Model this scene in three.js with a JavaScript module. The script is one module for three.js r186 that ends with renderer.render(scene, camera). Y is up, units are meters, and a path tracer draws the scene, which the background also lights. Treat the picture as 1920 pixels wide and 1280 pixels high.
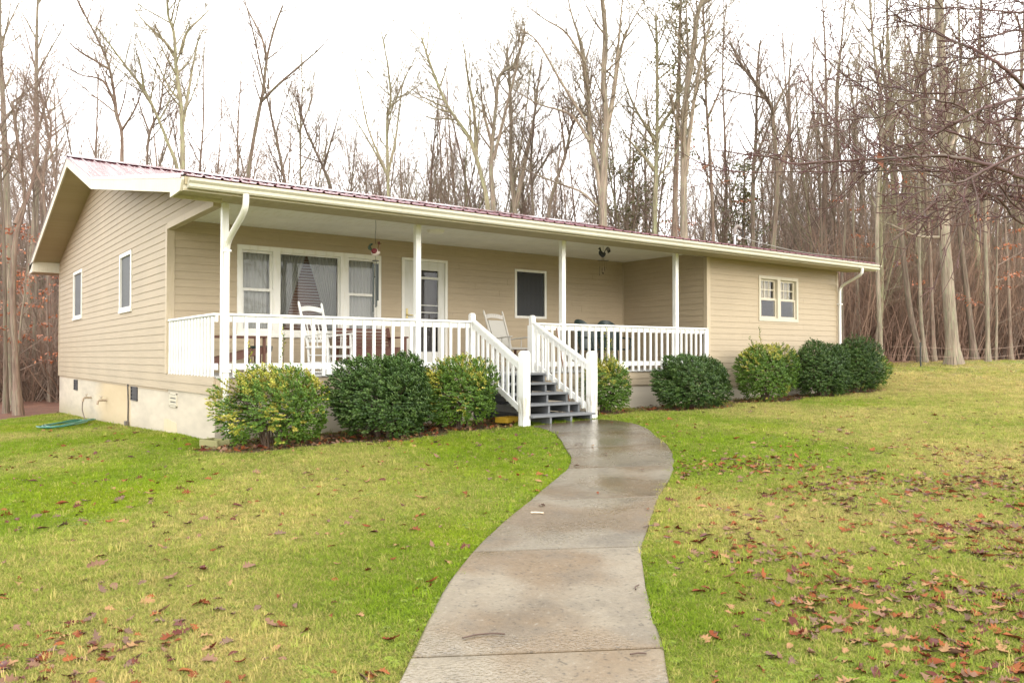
import * as THREE from 'three';
import { mergeGeometries } from 'three/addons/utils/BufferGeometryUtils.js';
import { RoundedBoxGeometry } from 'three/addons/geometries/RoundedBoxGeometry.js';

// ------------------------------------------------------------------ camera, sky, sun, exposure
const W = 1024, H = 682;
const scene = new THREE.Scene();
const CAM = { x: -3.3145, y: 0.2787, z: 11.2626, yaw: -0.6405, pitch: 0.0179, f: 1510.77 };
const camera = new THREE.PerspectiveCamera(2 * Math.atan(640 / CAM.f) * 180 / Math.PI, W / H, 0.05, 2000);
camera.rotation.order = 'YXZ';
camera.position.set(CAM.x, CAM.y, CAM.z);
camera.rotation.set(CAM.pitch, CAM.yaw, 0);
scene.add(camera);
const renderer = new THREE.WebGLRenderer({ antialias: true });
renderer.setSize(W, H);
renderer.toneMapping = THREE.LinearToneMapping;
renderer.toneMappingExposure = 3.05;
renderer.shadowMap.enabled = true;
{ // overcast: nearly even white cloud
  const w = 64, h = 32, d = new Float32Array(w * h * 4);
  for (let j = 0; j < h; j++) for (let i = 0; i < w; i++) {
    const el = ((j + 0.5) / h - 0.5) * Math.PI, s = Math.max(0, Math.sin(el));
    const L = el > -0.02 ? 1.26 - 0.34 * s : 0.3;
    const o = (j * w + i) * 4;
    d[o] = L * 1.0; d[o + 1] = L * 0.995; d[o + 2] = L * 0.985; d[o + 3] = 1;
  }
  const t = new THREE.DataTexture(d, w, h, THREE.RGBAFormat, THREE.FloatType);
  t.mapping = THREE.EquirectangularReflectionMapping; t.magFilter = THREE.LinearFilter; t.minFilter = THREE.LinearFilter;
  t.needsUpdate = true;
  scene.background = t; scene.environment = t;
}
const sun = new THREE.DirectionalLight(0xfff6ea, 0.55);
sun.position.set(2, 9.5, 30); sun.target.position.set(5, 0, 0);
sun.castShadow = true; sun.shadow.radius = 40;
Object.assign(sun.shadow.camera, { left: -40, right: 40, top: 40, bottom: -40, near: 1, far: 160 });
scene.add(sun, sun.target);

// ------------------------------------------------------------------ helpers
function rng(a) { return () => { a |= 0; a = a + 0x6D2B79F5 | 0; let t = Math.imul(a ^ a >>> 15, 1 | a); t = t + Math.imul(t ^ t >>> 7, 61 | t) ^ t; return ((t ^ t >>> 14) >>> 0) / 4294967296; }; }
const V = (x, y, z) => new THREE.Vector3(x, y, z);
const lerp = (a, b, t) => a + (b - a) * t, clamp = (x, a, b) => Math.min(b, Math.max(a, x));
const smooth = (a, b, x) => { const t = clamp((x - a) / (b - a), 0, 1); return t * t * (3 - 2 * t); };
const names = {};
function numbered(n) { const k = names[n] = (names[n] ?? -1) + 1; return k ? `${n}_${String(k).padStart(3, '0')}` : n; }
function tag(o, label, category, group, kind) {
  o.userData.label = label; if (category) o.userData.category = category;
  if (group) o.userData.group = group; if (kind) o.userData.kind = kind; return o;
}
function thing(name, label, category, pos = [0, 0, 0], turn = 0, group) {
  const o = new THREE.Group(); o.name = numbered(name); o.position.set(...pos); o.rotation.y = turn; scene.add(o);
  return tag(o, label, category, group);
}
function grp(name, parent) { const o = new THREE.Group(); o.name = parent ? name : numbered(name); (parent || scene).add(o); return o; }
function mesh(name, geo, mat, parent) {
  const o = new THREE.Mesh(Array.isArray(geo) ? merge(geo) : geo, mat); o.castShadow = o.receiveShadow = true;
  o.name = parent ? name : numbered(name); (parent || scene).add(o); return o;
}
function merge(list) {
  const gs = list.map(g => { const n = g.index ? g.toNonIndexed() : g; for (const k of Object.keys(n.attributes)) if (!['position', 'normal', 'uv'].includes(k)) n.deleteAttribute(k); return n; });
  return mergeGeometries(gs);
}
function geo(pos, uv, idx, normals) {
  const g = new THREE.BufferGeometry();
  g.setAttribute('position', new THREE.Float32BufferAttribute(pos, 3));
  g.setAttribute('uv', new THREE.Float32BufferAttribute(uv && uv.length ? uv : new Array(pos.length / 3 * 2).fill(0), 2));
  if (idx) g.setIndex(idx);
  if (normals) g.setAttribute('normal', new THREE.Float32BufferAttribute(normals, 3)); else g.computeVertexNormals();
  return g;
}
// box between two corners, uv in metres; r > 0 rounds its edges
function bx(x0, x1, y0, y1, z0, z1, r = 0) {
  const w = x1 - x0, h = y1 - y0, d = z1 - z0;
  let g = r ? new RoundedBoxGeometry(w, h, d, 1, r) : new THREE.BoxGeometry(w, h, d);
  if (g.index) g = g.toNonIndexed();
  const p = g.attributes.position, n = g.attributes.normal, uv = g.attributes.uv;
  for (let i = 0; i < p.count; i++) {
    const ax = Math.abs(n.getX(i)), ay = Math.abs(n.getY(i)), az = Math.abs(n.getZ(i));
    if (ax >= ay && ax >= az) uv.setXY(i, p.getZ(i) + z0, p.getY(i) + y0); else if (ay >= az) uv.setXY(i, p.getX(i) + x0, p.getZ(i) + z0); else uv.setXY(i, p.getX(i) + x0, p.getY(i) + y0);
  }
  return g.translate((x0 + x1) / 2, (y0 + y1) / 2, (z0 + z1) / 2);
}
// a bar of rectangular section between two points
function bar(a, b, w, h, up = V(0, 1, 0), r = 0.004) {
  const d = b.clone().sub(a), L = d.length(), z = d.normalize(), x = up.clone().cross(z).normalize(), y = z.clone().cross(x);
  const g = bx(-w / 2, w / 2, -h / 2, h / 2, 0, L, Math.min(r, w / 3, h / 3));
  return g.applyMatrix4(new THREE.Matrix4().makeBasis(x, y, z).setPosition(a));
}
// tapered tube along points, collected in a builder
class Tubes {
  constructor() { this.p = []; this.n = []; this.uv = []; this.i = []; }
  add(pts, rad, sides, rough = 0) {
    const N = pts.length; let nrm = null, v = 0; const base0 = this.p.length / 3;
    for (let k = 0; k < N; k++) {
      const t = (k < N - 1 ? pts[k + 1].clone() : pts[k].clone()).sub(k > 0 ? pts[k - 1] : pts[k]).normalize();
      if (!nrm) { nrm = Math.abs(t.y) < 0.9 ? V(0, 1, 0) : V(1, 0, 0); }
      nrm = nrm.clone().sub(t.clone().multiplyScalar(nrm.dot(t))).normalize();
      const bi = t.clone().cross(nrm); if (k) v += pts[k].distanceTo(pts[k - 1]);
      for (let s = 0; s <= sides; s++) {
        const a = s / sides * Math.PI * 2, c = Math.cos(a), sn = Math.sin(a);
        const nx = nrm.x * c + bi.x * sn, ny = nrm.y * c + bi.y * sn, nz = nrm.z * c + bi.z * sn;
        const q = rad[k] * (rough ? 1 + rough * (2 * vn(2 + 1.6 * c + pts[k].y * .9, 5 + 1.6 * sn + pts[0].x * 3) - 1) : 1);
        this.p.push(pts[k].x + nx * q, pts[k].y + ny * q, pts[k].z + nz * q); this.n.push(nx, ny, nz);
        this.uv.push(s / sides * Math.max(1, Math.round(6.3 * rad[0] / 0.5)), v * 0.5);
      }
    }
    const q = sides + 1;
    for (let k = 0; k < N - 1; k++) for (let s = 0; s < sides; s++) {
      const a = base0 + k * q + s, b = a + 1, c = a + q, d = c + 1; this.i.push(a, b, c, b, d, c);
    }
    return this;
  }
  get() { return geo(this.p, this.uv, this.i, this.n); }
}
function tube(pts, r, sides = 8) { return new Tubes().add(pts, Array.isArray(r) ? r : pts.map(() => r), sides).get(); }
function curve(pts, n) { return new THREE.CatmullRomCurve3(pts, false, 'centripetal').getPoints(n); }
// value noise, tileable when per > 0
const perm = (() => { const r = rng(7), a = new Float32Array(65536); for (let i = 0; i < 65536; i++) a[i] = r(); return a; })();
function vn(x, y, per = 0) {
  const xi = Math.floor(x), yi = Math.floor(y), fx = x - xi, fy = y - yi, u = fx * fx * (3 - 2 * fx), w = fy * fy * (3 - 2 * fy);
  const h = (a, b) => { if (per) { a = ((a % per) + per) % per; b = ((b % per) + per) % per; } return perm[((a & 255) + (b & 255) * 256) & 65535]; };
  return lerp(lerp(h(xi, yi), h(xi + 1, yi), u), lerp(h(xi, yi + 1), h(xi + 1, yi + 1), u), w);
}
function fbm(x, y, oct = 4, per = 0) { let s = 0, a = 0.5, t = 0; for (let o = 0; o < oct; o++) { s += a * vn(x + o * 17, y + o * 31, per); t += a; a *= 0.5; x *= 2; y *= 2; per *= 2; } return s / t; }
function tex(n, m, fn, rep = 1, srgb = false) { // fn(u, v) in 0..1 -> [r, g, b] linear
  const d = new Uint8Array(n * m * 4);
  const enc = c => { c = clamp(c, 0, 1); return srgb ? (c < 0.0031308 ? c * 12.92 : 1.055 * Math.pow(c, 1 / 2.4) - 0.055) : c; };
  for (let j = 0; j < m; j++) for (let i = 0; i < n; i++) { const c = fn((i + 0.5) / n, (j + 0.5) / m), o = (j * n + i) * 4; d[o] = enc(c[0]) * 255; d[o + 1] = enc(c[1]) * 255; d[o + 2] = enc(c[2]) * 255; d[o + 3] = 255; }
  const t = new THREE.DataTexture(d, n, m); t.wrapS = t.wrapT = THREE.RepeatWrapping; t.magFilter = THREE.LinearFilter; t.minFilter = THREE.LinearMipmapLinearFilter; t.generateMipmaps = true;
  if (srgb) t.colorSpace = THREE.SRGBColorSpace; if (Array.isArray(rep)) t.repeat.set(...rep); else t.repeat.set(rep, rep); t.needsUpdate = true; return t;
}
const mul = (c, k) => [c[0] * k, c[1] * k, c[2] * k], mix3 = (a, b, t) => [lerp(a[0], b[0], t), lerp(a[1], b[1], t), lerp(a[2], b[2], t)];
function mat(c, rough = 0.6, o = {}) { const m = new THREE.MeshStandardMaterial({ roughness: rough, metalness: 0, side: THREE.DoubleSide, ...o }); m.color.setRGB(...c); return m; }
function phys(c, rough, o = {}) { const m = new THREE.MeshPhysicalMaterial({ roughness: rough, metalness: 0, side: THREE.DoubleSide, ...o }); m.color.setRGB(...c); return m; }
// pixel of the 1920 x 1280 photograph to a point at a depth from the place where it was taken
const FW = V(-Math.sin(CAM.yaw) * Math.cos(CAM.pitch), Math.sin(CAM.pitch), -Math.cos(CAM.yaw) * Math.cos(CAM.pitch));
const RT = V(Math.cos(CAM.yaw), 0, -Math.sin(CAM.yaw)), UP = RT.clone().cross(FW);
const at = (px, py, d) => V(CAM.x, CAM.y, CAM.z).addScaledVector(FW, d).addScaledVector(RT, (px - 960) / CAM.f * d).addScaledVector(UP, -(py - 640) / CAM.f * d);

// ------------------------------------------------------------------ terrain height
const CP = [[0, -.90, 0], [0, -1.28, -14], [0, -1.1, -6.5], [-4, -1.2, -4], [5.4, -.76, 1.6], [5.4, -.78, 0], [2.2, -.86, .6], [9, -.72, .9], [12, -.65, .7], [14.8, -.6, .5], [15.5, -.6, -10],
  [3.94, -.90, 3.77], [2.97, -.975, 4.83], [1.67, -1.04, 5.83], [.33, -1.11, 6.9], [-.85, -1.195, 8.17], [-3.3, -1.36, 11.3], [-1.5, -1.29, -12.4], [.4, -1.24, -19.6], [-3, -1.3, -22], [1.2, -1.1, -48],
  [23.3, 0, -2.6], [24.9, .07, -1.4], [32, .14, -2.3], [51, .25, -10], [-10, -1.4, 5], [-14, -1.45, -8], [7.5, -.84, 5], [14, -.6, 5], [26, -.1, 7], [16, -.3, -26], [0, -1.4, 16], [14, -.75, 15], [-30, -1.5, 0], [40, .2, 20], [40, .6, -50], [-30, -1.4, -50]];
const heightCoef = (() => {
  const n = CP.length, M = n + 3, A = [], phi = r2 => r2 < 1e-9 ? 0 : r2 * Math.log(r2) * 0.5;
  for (let i = 0; i < M; i++) A.push(new Float64Array(M + 1));
  for (let i = 0; i < n; i++) {
    for (let j = 0; j < n; j++) A[i][j] = phi((CP[i][0] - CP[j][0]) ** 2 + (CP[i][2] - CP[j][2]) ** 2) + (i === j ? 0.5 : 0);
    A[i][n] = A[n][i] = 1; A[i][n + 1] = A[n + 1][i] = CP[i][0]; A[i][n + 2] = A[n + 2][i] = CP[i][2]; A[i][M] = CP[i][1];
  }
  for (let c = 0; c < M; c++) { let p = c; for (let r = c + 1; r < M; r++) if (Math.abs(A[r][c]) > Math.abs(A[p][c])) p = r; [A[c], A[p]] = [A[p], A[c]]; for (let r = 0; r < M; r++) if (r !== c) { const k = A[r][c] / A[c][c]; if (k) for (let q = c; q <= M; q++) A[r][q] -= k * A[c][q]; } }
  return A.map((r, i) => r[M] / r[i]);
})();
function hgt(x, z) {
  const X = clamp(x, -32, 54), Z = clamp(z, -52, 22), n = CP.length; let s = heightCoef[n] + heightCoef[n + 1] * X + heightCoef[n + 2] * Z;
  for (let i = 0; i < n; i++) { const r2 = (X - CP[i][0]) ** 2 + (Z - CP[i][2]) ** 2; if (r2 > 1e-9) s += heightCoef[i] * r2 * Math.log(r2) * 0.5; }
  return s;
}
// z of the edge between lawn (towards +z) and wood floor
const WE = [[-60, 6], [-14, -2], [-6, -8], [-1.5, -12.3], [0, -14.2], [8, -17], [16, -11], [22, -4.2], [32, -2.6], [45, 3], [90, 30]];
function woodEdge(x) { for (let i = 1; i < WE.length; i++) if (x <= WE[i][0]) { const t = (x - WE[i - 1][0]) / (WE[i][0] - WE[i - 1][0]); return lerp(WE[i - 1][1], WE[i][1], clamp(t, 0, 1)); } return 30; }
// walkway: edge points [left x, z, right x, z], joints at every second entry
const WALK = [[4.27, 1.62, 5.6, 1.62], [4.2, 1.95, 5.68, 2.2], [4.02, 2.42, 5.42, 2.88], [3.66, 2.99, 4.99, 3.46], [3.3, 3.52, 4.58, 4.05], [2.93, 4.04, 4.1, 4.57], [2.46, 4.53, 3.55, 5.08], [1.9, 4.96, 2.94, 5.58], [1.16, 5.53, 2.24, 6.09], [.45, 6.06, 1.55, 6.64], [-.16, 6.56, .9, 7.17], [-.76, 7.15, .28, 7.81], [-1.37, 7.83, -.31, 8.48], [-1.92, 8.45, -.86, 9.1], [-2.45, 9.1, -1.4, 9.7], [-2.9, 9.75, -1.85, 10.3], [-3.3, 10.45, -2.2, 10.95], [-3.65, 11.2, -2.5, 11.6], [-4, 12, -2.8, 12.4], [-4.3, 12.9, -3.05, 13.2], [-4.6, 13.9, -3.3, 14.1]];
const walkL = new THREE.CatmullRomCurve3(WALK.map(w => V(w[0], 0, w[1]))), walkR = new THREE.CatmullRomCurve3(WALK.map(w => V(w[2], 0, w[3])));
const walkPoly = []; for (let i = 0; i <= 80; i++) walkPoly.push(walkL.getPoint(i / 80)); for (let i = 80; i >= 0; i--) walkPoly.push(walkR.getPoint(i / 80));
function onWalk(x, z, grow = 0) {
  let c = false; const P = walkPoly;
  for (let i = 0, j = P.length - 1; i < P.length; j = i++) if ((P[i].z > z) !== (P[j].z > z) && x < (P[j].x - P[i].x) * (z - P[i].z) / (P[j].z - P[i].z) + P[i].x) c = !c;
  if (c || !grow) return c;
  for (const p of P) if ((p.x - x) ** 2 + (p.z - z) ** 2 < grow * grow) return true;
  return false;
}
const BUSHES = []; // filled below: [x, z, rx, rz]
const inHouse = (x, z) => x > -0.02 && x < 15.2 && z < 0.02 && z > -14.4;

// ------------------------------------------------------------------ ground
const grassDry = (x, z) => clamp(-.13 + .36 * smooth(0, 10, x) + 1.9 * fbm(x * 0.42 + 40, z * 0.42 + 9, 5) - 0.62 + 0.5 * smooth(9, 22, x) * smooth(-2, 6, z + (x - 9) * .12) + 0.3 * smooth(5.5, 9, z), 0, 1);
const mulchAt = (x, z) => { let m = 0; for (const b of MULCH) { const d = Math.hypot((x - b[0]) / b[2], (z - b[1]) / b[3]); m = Math.max(m, 1 - smooth(0.75, 1.12, d + (fbm(x * 3, z * 3, 3) - .5) * .6)); } return m; };
const MULCH = [[.5, .75, 1.0, .75], [2.1, .8, 1.25, .85], [3.6, .65, 1.0, .8], [6.5, .55, .95, .6], [8.7, .7, 1.35, .75], [11.3, .6, 1.2, .7], [13.3, .55, 1.2, .7], [14.9, .4, 1, .7], [3.9, .5, .9, .5]];
function groundColor(x, z) {
  const e = z - woodEdge(x) + (fbm(x * 0.6, z * 0.6, 3) - 0.5) * 2.2, lawn = smooth(-0.6, 1.1, e);
  const dry = grassDry(x, z), k = 0.8 + 0.4 * fbm(x * 2.1, z * 2.1, 3);
  const moss = smooth(0.5, 0.75, fbm(x * .5 + 3, z * .5 + 80, 3));
  let g = mix3(mix3([.17, .235, .016], [.22, .27, .014], moss), [.40, .335, .135], dry * 0.95);
  g = mul(g, k);
  const straw = smooth(3.5, 0.4, e) * smooth(8, 14, x);
  g = mix3(g, [.28, .17, .075], straw * .7);
  const litter = mul(mix3([.17, .062, .042], [.25, .115, .075], fbm(x * 3, z * 3, 3)), 0.75 + .5 * fbm(x * 9, z * 9, 2));
  let c = mix3(litter, g, lawn);
  const m = mulchAt(x, z); if (m > 0) c = mix3(c, mul([.095, .042, .026], .7 + .6 * fbm(x * 11, z * 11, 2)), m * .92);
  return c;
}
{
  const xs = [], zs = [];
  const span = (a, b, s) => { const o = []; for (let v = a; v < b - 1e-6; v += s) o.push(v); return o; };
  xs.push(-600, -300, -140, -80, -55, ...span(-40, -14, 2), ...span(-14, 34, .25), ...span(34, 60, 1.5), 60, 80, 120, 200, 350, 700);
  zs.push(-700, -350, -180, -110, -80, -65, ...span(-52, -20, 1.5), ...span(-20, 14, .25), ...span(14, 26, 1.5), 26, 40, 80, 160, 400);
  const p = [], uv = [], col = [], idx = [], nz = zs.length;
  for (const x of xs) for (const z of zs) {
    const near = x > -14 && x < 34 && z > -20 && z < 14;
    p.push(x, hgt(x, z) - 0.012 + (near && !onWalk(x, z, .3) ? (fbm(x * 1.3, z * 1.3, 3) - .5) * .05 : 0) - (onWalk(x, z, .12) ? .03 : 0), z); uv.push(x, z); col.push(...groundColor(x, z));
  }
  for (let i = 0; i < xs.length - 1; i++) for (let j = 0; j < nz - 1; j++) { const a = i * nz + j, b = a + nz; idx.push(a, a + 1, b, b, a + 1, b + 1); }
  const g = geo(p, uv, idx); g.setAttribute('color', new THREE.Float32BufferAttribute(col, 3));
  const detail = tex(1024, 1024, (u, v) => {
    const f = fbm(u * 160, v * 160, 2, 160), c = fbm(u * 40, v * 40, 3, 40), b = fbm(u * 8 + 3, v * 8 + 5, 3, 8), k = 0.32 + 0.42 * f + 0.36 * c + .3 * b;
    const y = fbm(u * 70 + 9, v * 70 + 4, 2, 70); return [k * (0.86 + .3 * y) * .8, k * .8, k * (1.1 - .4 * y) * .75];
  }, 1 / 4.3);
  const bump = tex(512, 512, (u, v) => { const k = fbm(u * 90, v * 90, 3, 90); return [k, k, k]; }, 1 / 1.9);
  const m = mat([1.42, 1.42, 1.42], .95, { map: detail, bumpMap: bump, bumpScale: .03, vertexColors: true });
  m.color.setRGB(1, 1, 1);
  tag(mesh('ground', g, m), 'mown lawn with straw patches running back to a red leaf covered wood floor', 'ground', null, 'structure');
}

// ------------------------------------------------------------------ materials
const grainTex = tex(512, 512, (u, v) => { const k = .88 + .16 * fbm(u * 6, v * 90, 3, 6) + .05 * fbm(u * 40, v * 40, 2, 40); const w = .93 + .12 * fbm(u * 3 + 7, v * 3, 4, 3); return [k * w * .93, k * w * .93, k * w * .92]; }, [1 / 2.2, 1 / 1.7]);
const grainBump = tex(512, 512, (u, v) => { const k = fbm(u * 8, v * 128, 3, 8); return [k, k, k]; }, [1 / 1.3, 1 / 1.3]);
const dirtTex = tex(512, 512, (u, v) => { const a = fbm(u * 5, v * 5, 5, 5), b = fbm(u * 40, v * 6, 3, 6), k = .86 + .16 * a; const s = smooth(.6, .8, b) * .08; return [k - s * .6, k - s * .7, k - s * 1.2]; }, 1 / 1.4);
const M = {
  siding: mat([.435, .35, .238], .62, { map: grainTex, bumpMap: grainBump, bumpScale: .0012 }),
  core: mat([.42, .33, .23], .8),
  inner: mat([.16, .13, .1], .9),
  trim: mat([.50, .41, .285], .6, { map: dirtTex }),
  white: mat([.84, .835, .80], .42, { map: dirtTex }),
  winwhite: mat([.80, .78, .72], .45, { map: dirtTex }),
  cream: mat([.58, .525, .405], .5, { map: dirtTex }),
  gutter: mat([.62, .585, .48], .42, { map: dirtTex }),
  soffit: mat([.42, .35, .235], .65, { map: dirtTex }),
  soffitDirty: mat([.46, .39, .25], .7, { map: dirtTex }),
  ceil: mat([.84, .82, .74], .7, { map: dirtTex }),
  deck: mat([.46, .45, .43], .5, { map: grainTex }),
  step: mat([.16, .166, .172], .45, { map: dirtTex }),
  roof: phys([.13, .016, .026], .22, { clearcoat: .46, clearcoatRoughness: .14 }),
  dark: mat([.02, .02, .022], .5),
  screen: mat([.05, .052, .057], .6),
  brown: mat([.13, .045, .025], .45, { map: grainTex }),
  greenChair: mat([.018, .035, .032], .35),
  blackMetal: mat([.03, .03, .035], .45, { metalness: .4 }),
  chime: mat([.055, .065, .062], .45),
  greyRock: mat([.56, .53, .48], .6, { map: dirtTex }),
  glass: phys([1, 1, 1], .02, { transmission: 1, thickness: 0, ior: 1.3 }),
  brass: mat([.45, .36, .16], .3, { metalness: .8 }),
  pvc: mat([.85, .82, .74], .4),
};
const founTex = tex(1024, 256, (u, v) => { // rendered block: mottled, rust and damp marks of its own
  const a = fbm(u * 14, v * 4, 5, 0), b = fbm(u * 60, v * 16, 3, 0); let c = mul([.52, .455, .36], .66 + .44 * a + .16 * b);
  const rust = smooth(.36, .46, u + .05 * (a - .5)) * (1 - smooth(.63, .64, u)) ; c = mix3(c, [.56, .41, .21], rust * .6);
  const damp = smooth(.42, .02, v - .25 * (a - .4)); c = mix3(c, [.33, .28, .16], damp * .6);
  return c;
}, 1, true); founTex.wrapS = founTex.wrapT = THREE.ClampToEdgeWrapping;
M.found = mat([1, 1, 1], .85, { map: founTex });

// ------------------------------------------------------------------ house
const D = 2.517, WB = 14.44, L1 = 10.264, L2 = 15.224, PX = [.131, 3.181, 6.231, 9.281], OX = .65, XR = 15.64;
const house = thing('house', 'single storey ranch house with tan lap siding, white railed porch and burgundy metal roof', 'house');
const ROOF = [[.84, 2.515], [-5.5, 3.61], [-8.5, 4.6], [-15.3, 2.86]];
function roofY(z) { for (let i = 0; i < 3; i++) if (z <= ROOF[i][0] && z >= ROOF[i + 1][0]) { const t = (z - ROOF[i][0]) / (ROOF[i + 1][0] - ROOF[i][0]); return lerp(ROOF[i][1], ROOF[i + 1][1], t); } return z > 0 ? ROOF[0][1] : ROOF[3][1]; }
// rectangles [u0, u1, v0, v1] minus holes
function cutRect(r, holes) {
  let out = [r];
  for (const h of holes) {
    const nx = [];
    for (const q of out) {
      const u0 = Math.max(q[0], h[0]), u1 = Math.min(q[1], h[1]), v0 = Math.max(q[2], h[2]), v1 = Math.min(q[3], h[3]);
      if (u0 >= u1 - 1e-6 || v0 >= v1 - 1e-6) { nx.push(q); continue; }
      if (q[0] < u0) nx.push([q[0], u0, q[2], q[3]]); if (u1 < q[1]) nx.push([u1, q[1], q[2], q[3]]);
      if (q[2] < v0) nx.push([u0, u1, q[2], v0]); if (v1 < q[3]) nx.push([u0, u1, v1, q[3]]);
    }
    out = nx;
  }
  return out.filter(q => q[1] - q[0] > .004 && q[3] - q[2] > .004);
}
function clipPoly(poly, convex) { // Sutherland-Hodgman, convex given anticlockwise in (u, v)
  let out = poly;
  for (let i = 0; i < convex.length; i++) {
    const a = convex[i], b = convex[(i + 1) % convex.length], inp = out; out = [];
    const side = p => (b[0] - a[0]) * (p[1] - a[1]) - (b[1] - a[1]) * (p[0] - a[0]);
    for (let k = 0; k < inp.length; k++) {
      const p = inp[k], q = inp[(k + 1) % inp.length], sp = side(p), sq = side(q);
      if (sp >= 0) out.push(p); if (sp * sq < 0) { const t = sp / (sp - sq); out.push([lerp(p[0], q[0], t), lerp(p[1], q[1], t)]); }
    }
    if (!out.length) return out;
  }
  return out;
}
function slab(poly, place, depthF, depthB) { // prism over polygon in (u, v) with front depth depthF(v)
  const p = [], uv = [], P = (q, d) => { const w = place(q[0], q[1], d); p.push(w.x, w.y, w.z); uv.push(q[0], q[1]); };
  for (let i = 1; i < poly.length - 1; i++) { for (const k of [0, i, i + 1]) P(poly[k], depthF(poly[k][1])); for (const k of [0, i + 1, i]) P(poly[k], depthB); }
  for (let i = 0; i < poly.length; i++) { const a = poly[i], b = poly[(i + 1) % poly.length]; P(a, depthF(a[1])); P(a, depthB); P(b, depthB); P(a, depthF(a[1])); P(b, depthB); P(b, depthF(b[1])); }
  return geo(p, uv);
}
const EXP = .128;
function siding(parent, place, u0, u1, v0, v1, holes, convex = null, seed = 1) {
  const r = rng(seed);
  for (let v = v0; v < v1 - .01; v += EXP) {
    const top = Math.min(v + EXP, v1);
    // courses are cut to length with staggered butt joints
    const cuts = []; if (u1 - u0 > 4) { let c = u0 + 1 + r() * 2.6; while (c < u1 - .6) { cuts.push(c); c += 3.66; } }
    const ends = [u0, ...cuts, u1];
    for (let k = 0; k < ends.length - 1; k++) for (const q of cutRect([ends[k] + (k ? .0012 : 0), ends[k + 1], v, top], holes)) {
      let poly = [[q[0], q[2]], [q[1], q[2]], [q[1], q[3]], [q[0], q[3]]];
      if (convex) poly = clipPoly(poly, convex);
      if (poly.length < 3) continue;
      mesh('siding_board', slab(poly, place, y => .015 - .011 * clamp((y - v) / EXP, 0, 1), -.004), M.siding, parent);
    }
  }
}
function wallCore(parent, place, rects, thick = .12, m = M.core) { mesh('wall_core', rects.map(q => slab([[q[0], q[2]], [q[1], q[2]], [q[1], q[3]], [q[0], q[3]]], place, () => -.005, -thick)), m, parent); }
const porchPlace = (u, v, d) => V(u, v, -D + d), roomPlace = (u, v, d) => V(u, v, d), gablePlace = (u, v, d) => V(-d, v, u), retPlace = (u, v, d) => V(L1 - d, v, u);
const bigWin = [1.11, 3.83, .63, 2.18], doorR = [4.28, 5.32, 0, 2.19], smallWin = [7.02, 7.89, 1.09, 2.14], roomWin = [12.03, 13.53, 1.07, 2.105];
const gWin1 = [-11.93, -10.66, 1.21, 2.4], gWin2 = [-6.22, -5.14, 1.145, 2.28];
const shrink = (q, s = .03) => [q[0] + s, q[1] - s, q[2] + (q[2] > .01 ? s : 0), q[3] - s];
{ // porch wall
  const w = grp('porch_wall', house), holes = [bigWin, doorR, smallWin];
  siding(w, porchPlace, .1, L1 - .016, 0.0, 2.5, holes.map(h => shrink(h)), null, 3);
  wallCore(w, porchPlace, cutRect([0.06, L1, -.3, 2.6], holes.map(h => shrink(h, .05))));
}
{ // gable wall
  const w = grp('gable_wall', house), holes = [gWin1, gWin2].map(h => shrink(h));
  const under = z => roofY(z) - .175;
  const A = [[-5.5, -.5], [0, -.5], [0, under(0)], [-5.5, under(-5.5)]], B = [[-WB, -.5], [-5.5, -.5], [-5.5, under(-5.5)], [-8.5, under(-8.5)], [-WB, under(-WB)]];
  siding(w, gablePlace, -5.5, -D, -.002, 4.5, holes, A, 5); siding(w, gablePlace, -D, 0, 2.43, 4.5, [], A, 6); siding(w, gablePlace, -WB, -5.5, -.002, 4.6, holes, B, 7);
  siding(w, gablePlace, -WB, 0, -.002 - 2 * EXP, -.004, [], null, 8);
  const cores = [];
  for (const [conv, r] of [[A, [-5.5, -D, -.3, 4.4]], [A, [-D, 0, 2.43, 4.4]], [B, [-WB, -5.5, -.3, 4.5]]]) for (const q of cutRect(r, holes.map(h => shrink(h, .02)))) { const p = clipPoly([[q[0], q[2]], [q[1], q[2]], [q[1], q[3]], [q[0], q[3]]], conv); if (p.length > 2) cores.push(slab(p, gablePlace, () => -.005, -.12)); }
  mesh('wall_core', cores, M.core, w);
  mesh('corner_board', [bx(-.024, .1, -.01, 2.42, -D - .09, -D + .02, .004)], M.trim, w);
  mesh('corner_board', bx(-.024, .02, -.27, 2.82, -WB - .02, -WB + .05, .004), M.trim, w);
  mesh('head_trim', [bx(-.022, .1, 2.33, 2.43, -D + .0, -.02, .004)], M.trim, w);
}
{ // wall of the room that closes the porch, and the room's own outer wall
  const w = grp('return_wall', house);
  siding(w, retPlace, -D + .02, -.07, 0.0, 2.5, [], null, 9); wallCore(w, retPlace, [[-D, -.13, -.3, 2.6]]);
  mesh('inside_corner', bx(L1 - .03, L1 - .016, 0, 2.5, -D + .016, -D + .04, .003), M.trim, w);
  const f = grp('room_wall', house);
  siding(f, roomPlace, L1 + .09, L2 - .03, -.002 - 3 * EXP, 2.4, [shrink(roomWin)], null, 10); wallCore(f, roomPlace, cutRect([L1, L2, -.4, 2.6], [shrink(roomWin, .05)]));
  mesh('corner_board', bx(L1 - .022, L1 + .09, -.39, 2.39, -.07, .022, .004), M.trim, f);
  mesh('corner_board', bx(L2 - .06, L2 + .02, -.39, 2.36, -.07, .022, .004), M.trim, f);
  const o = grp('end_wall', house); mesh('wall_core', [bx(L2 - .12, L2, -.4, 2.6, -WB, -.12), bx(.12, L2, -.4, 2.6, -WB, -WB + .12)], M.siding, o);
}
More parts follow.
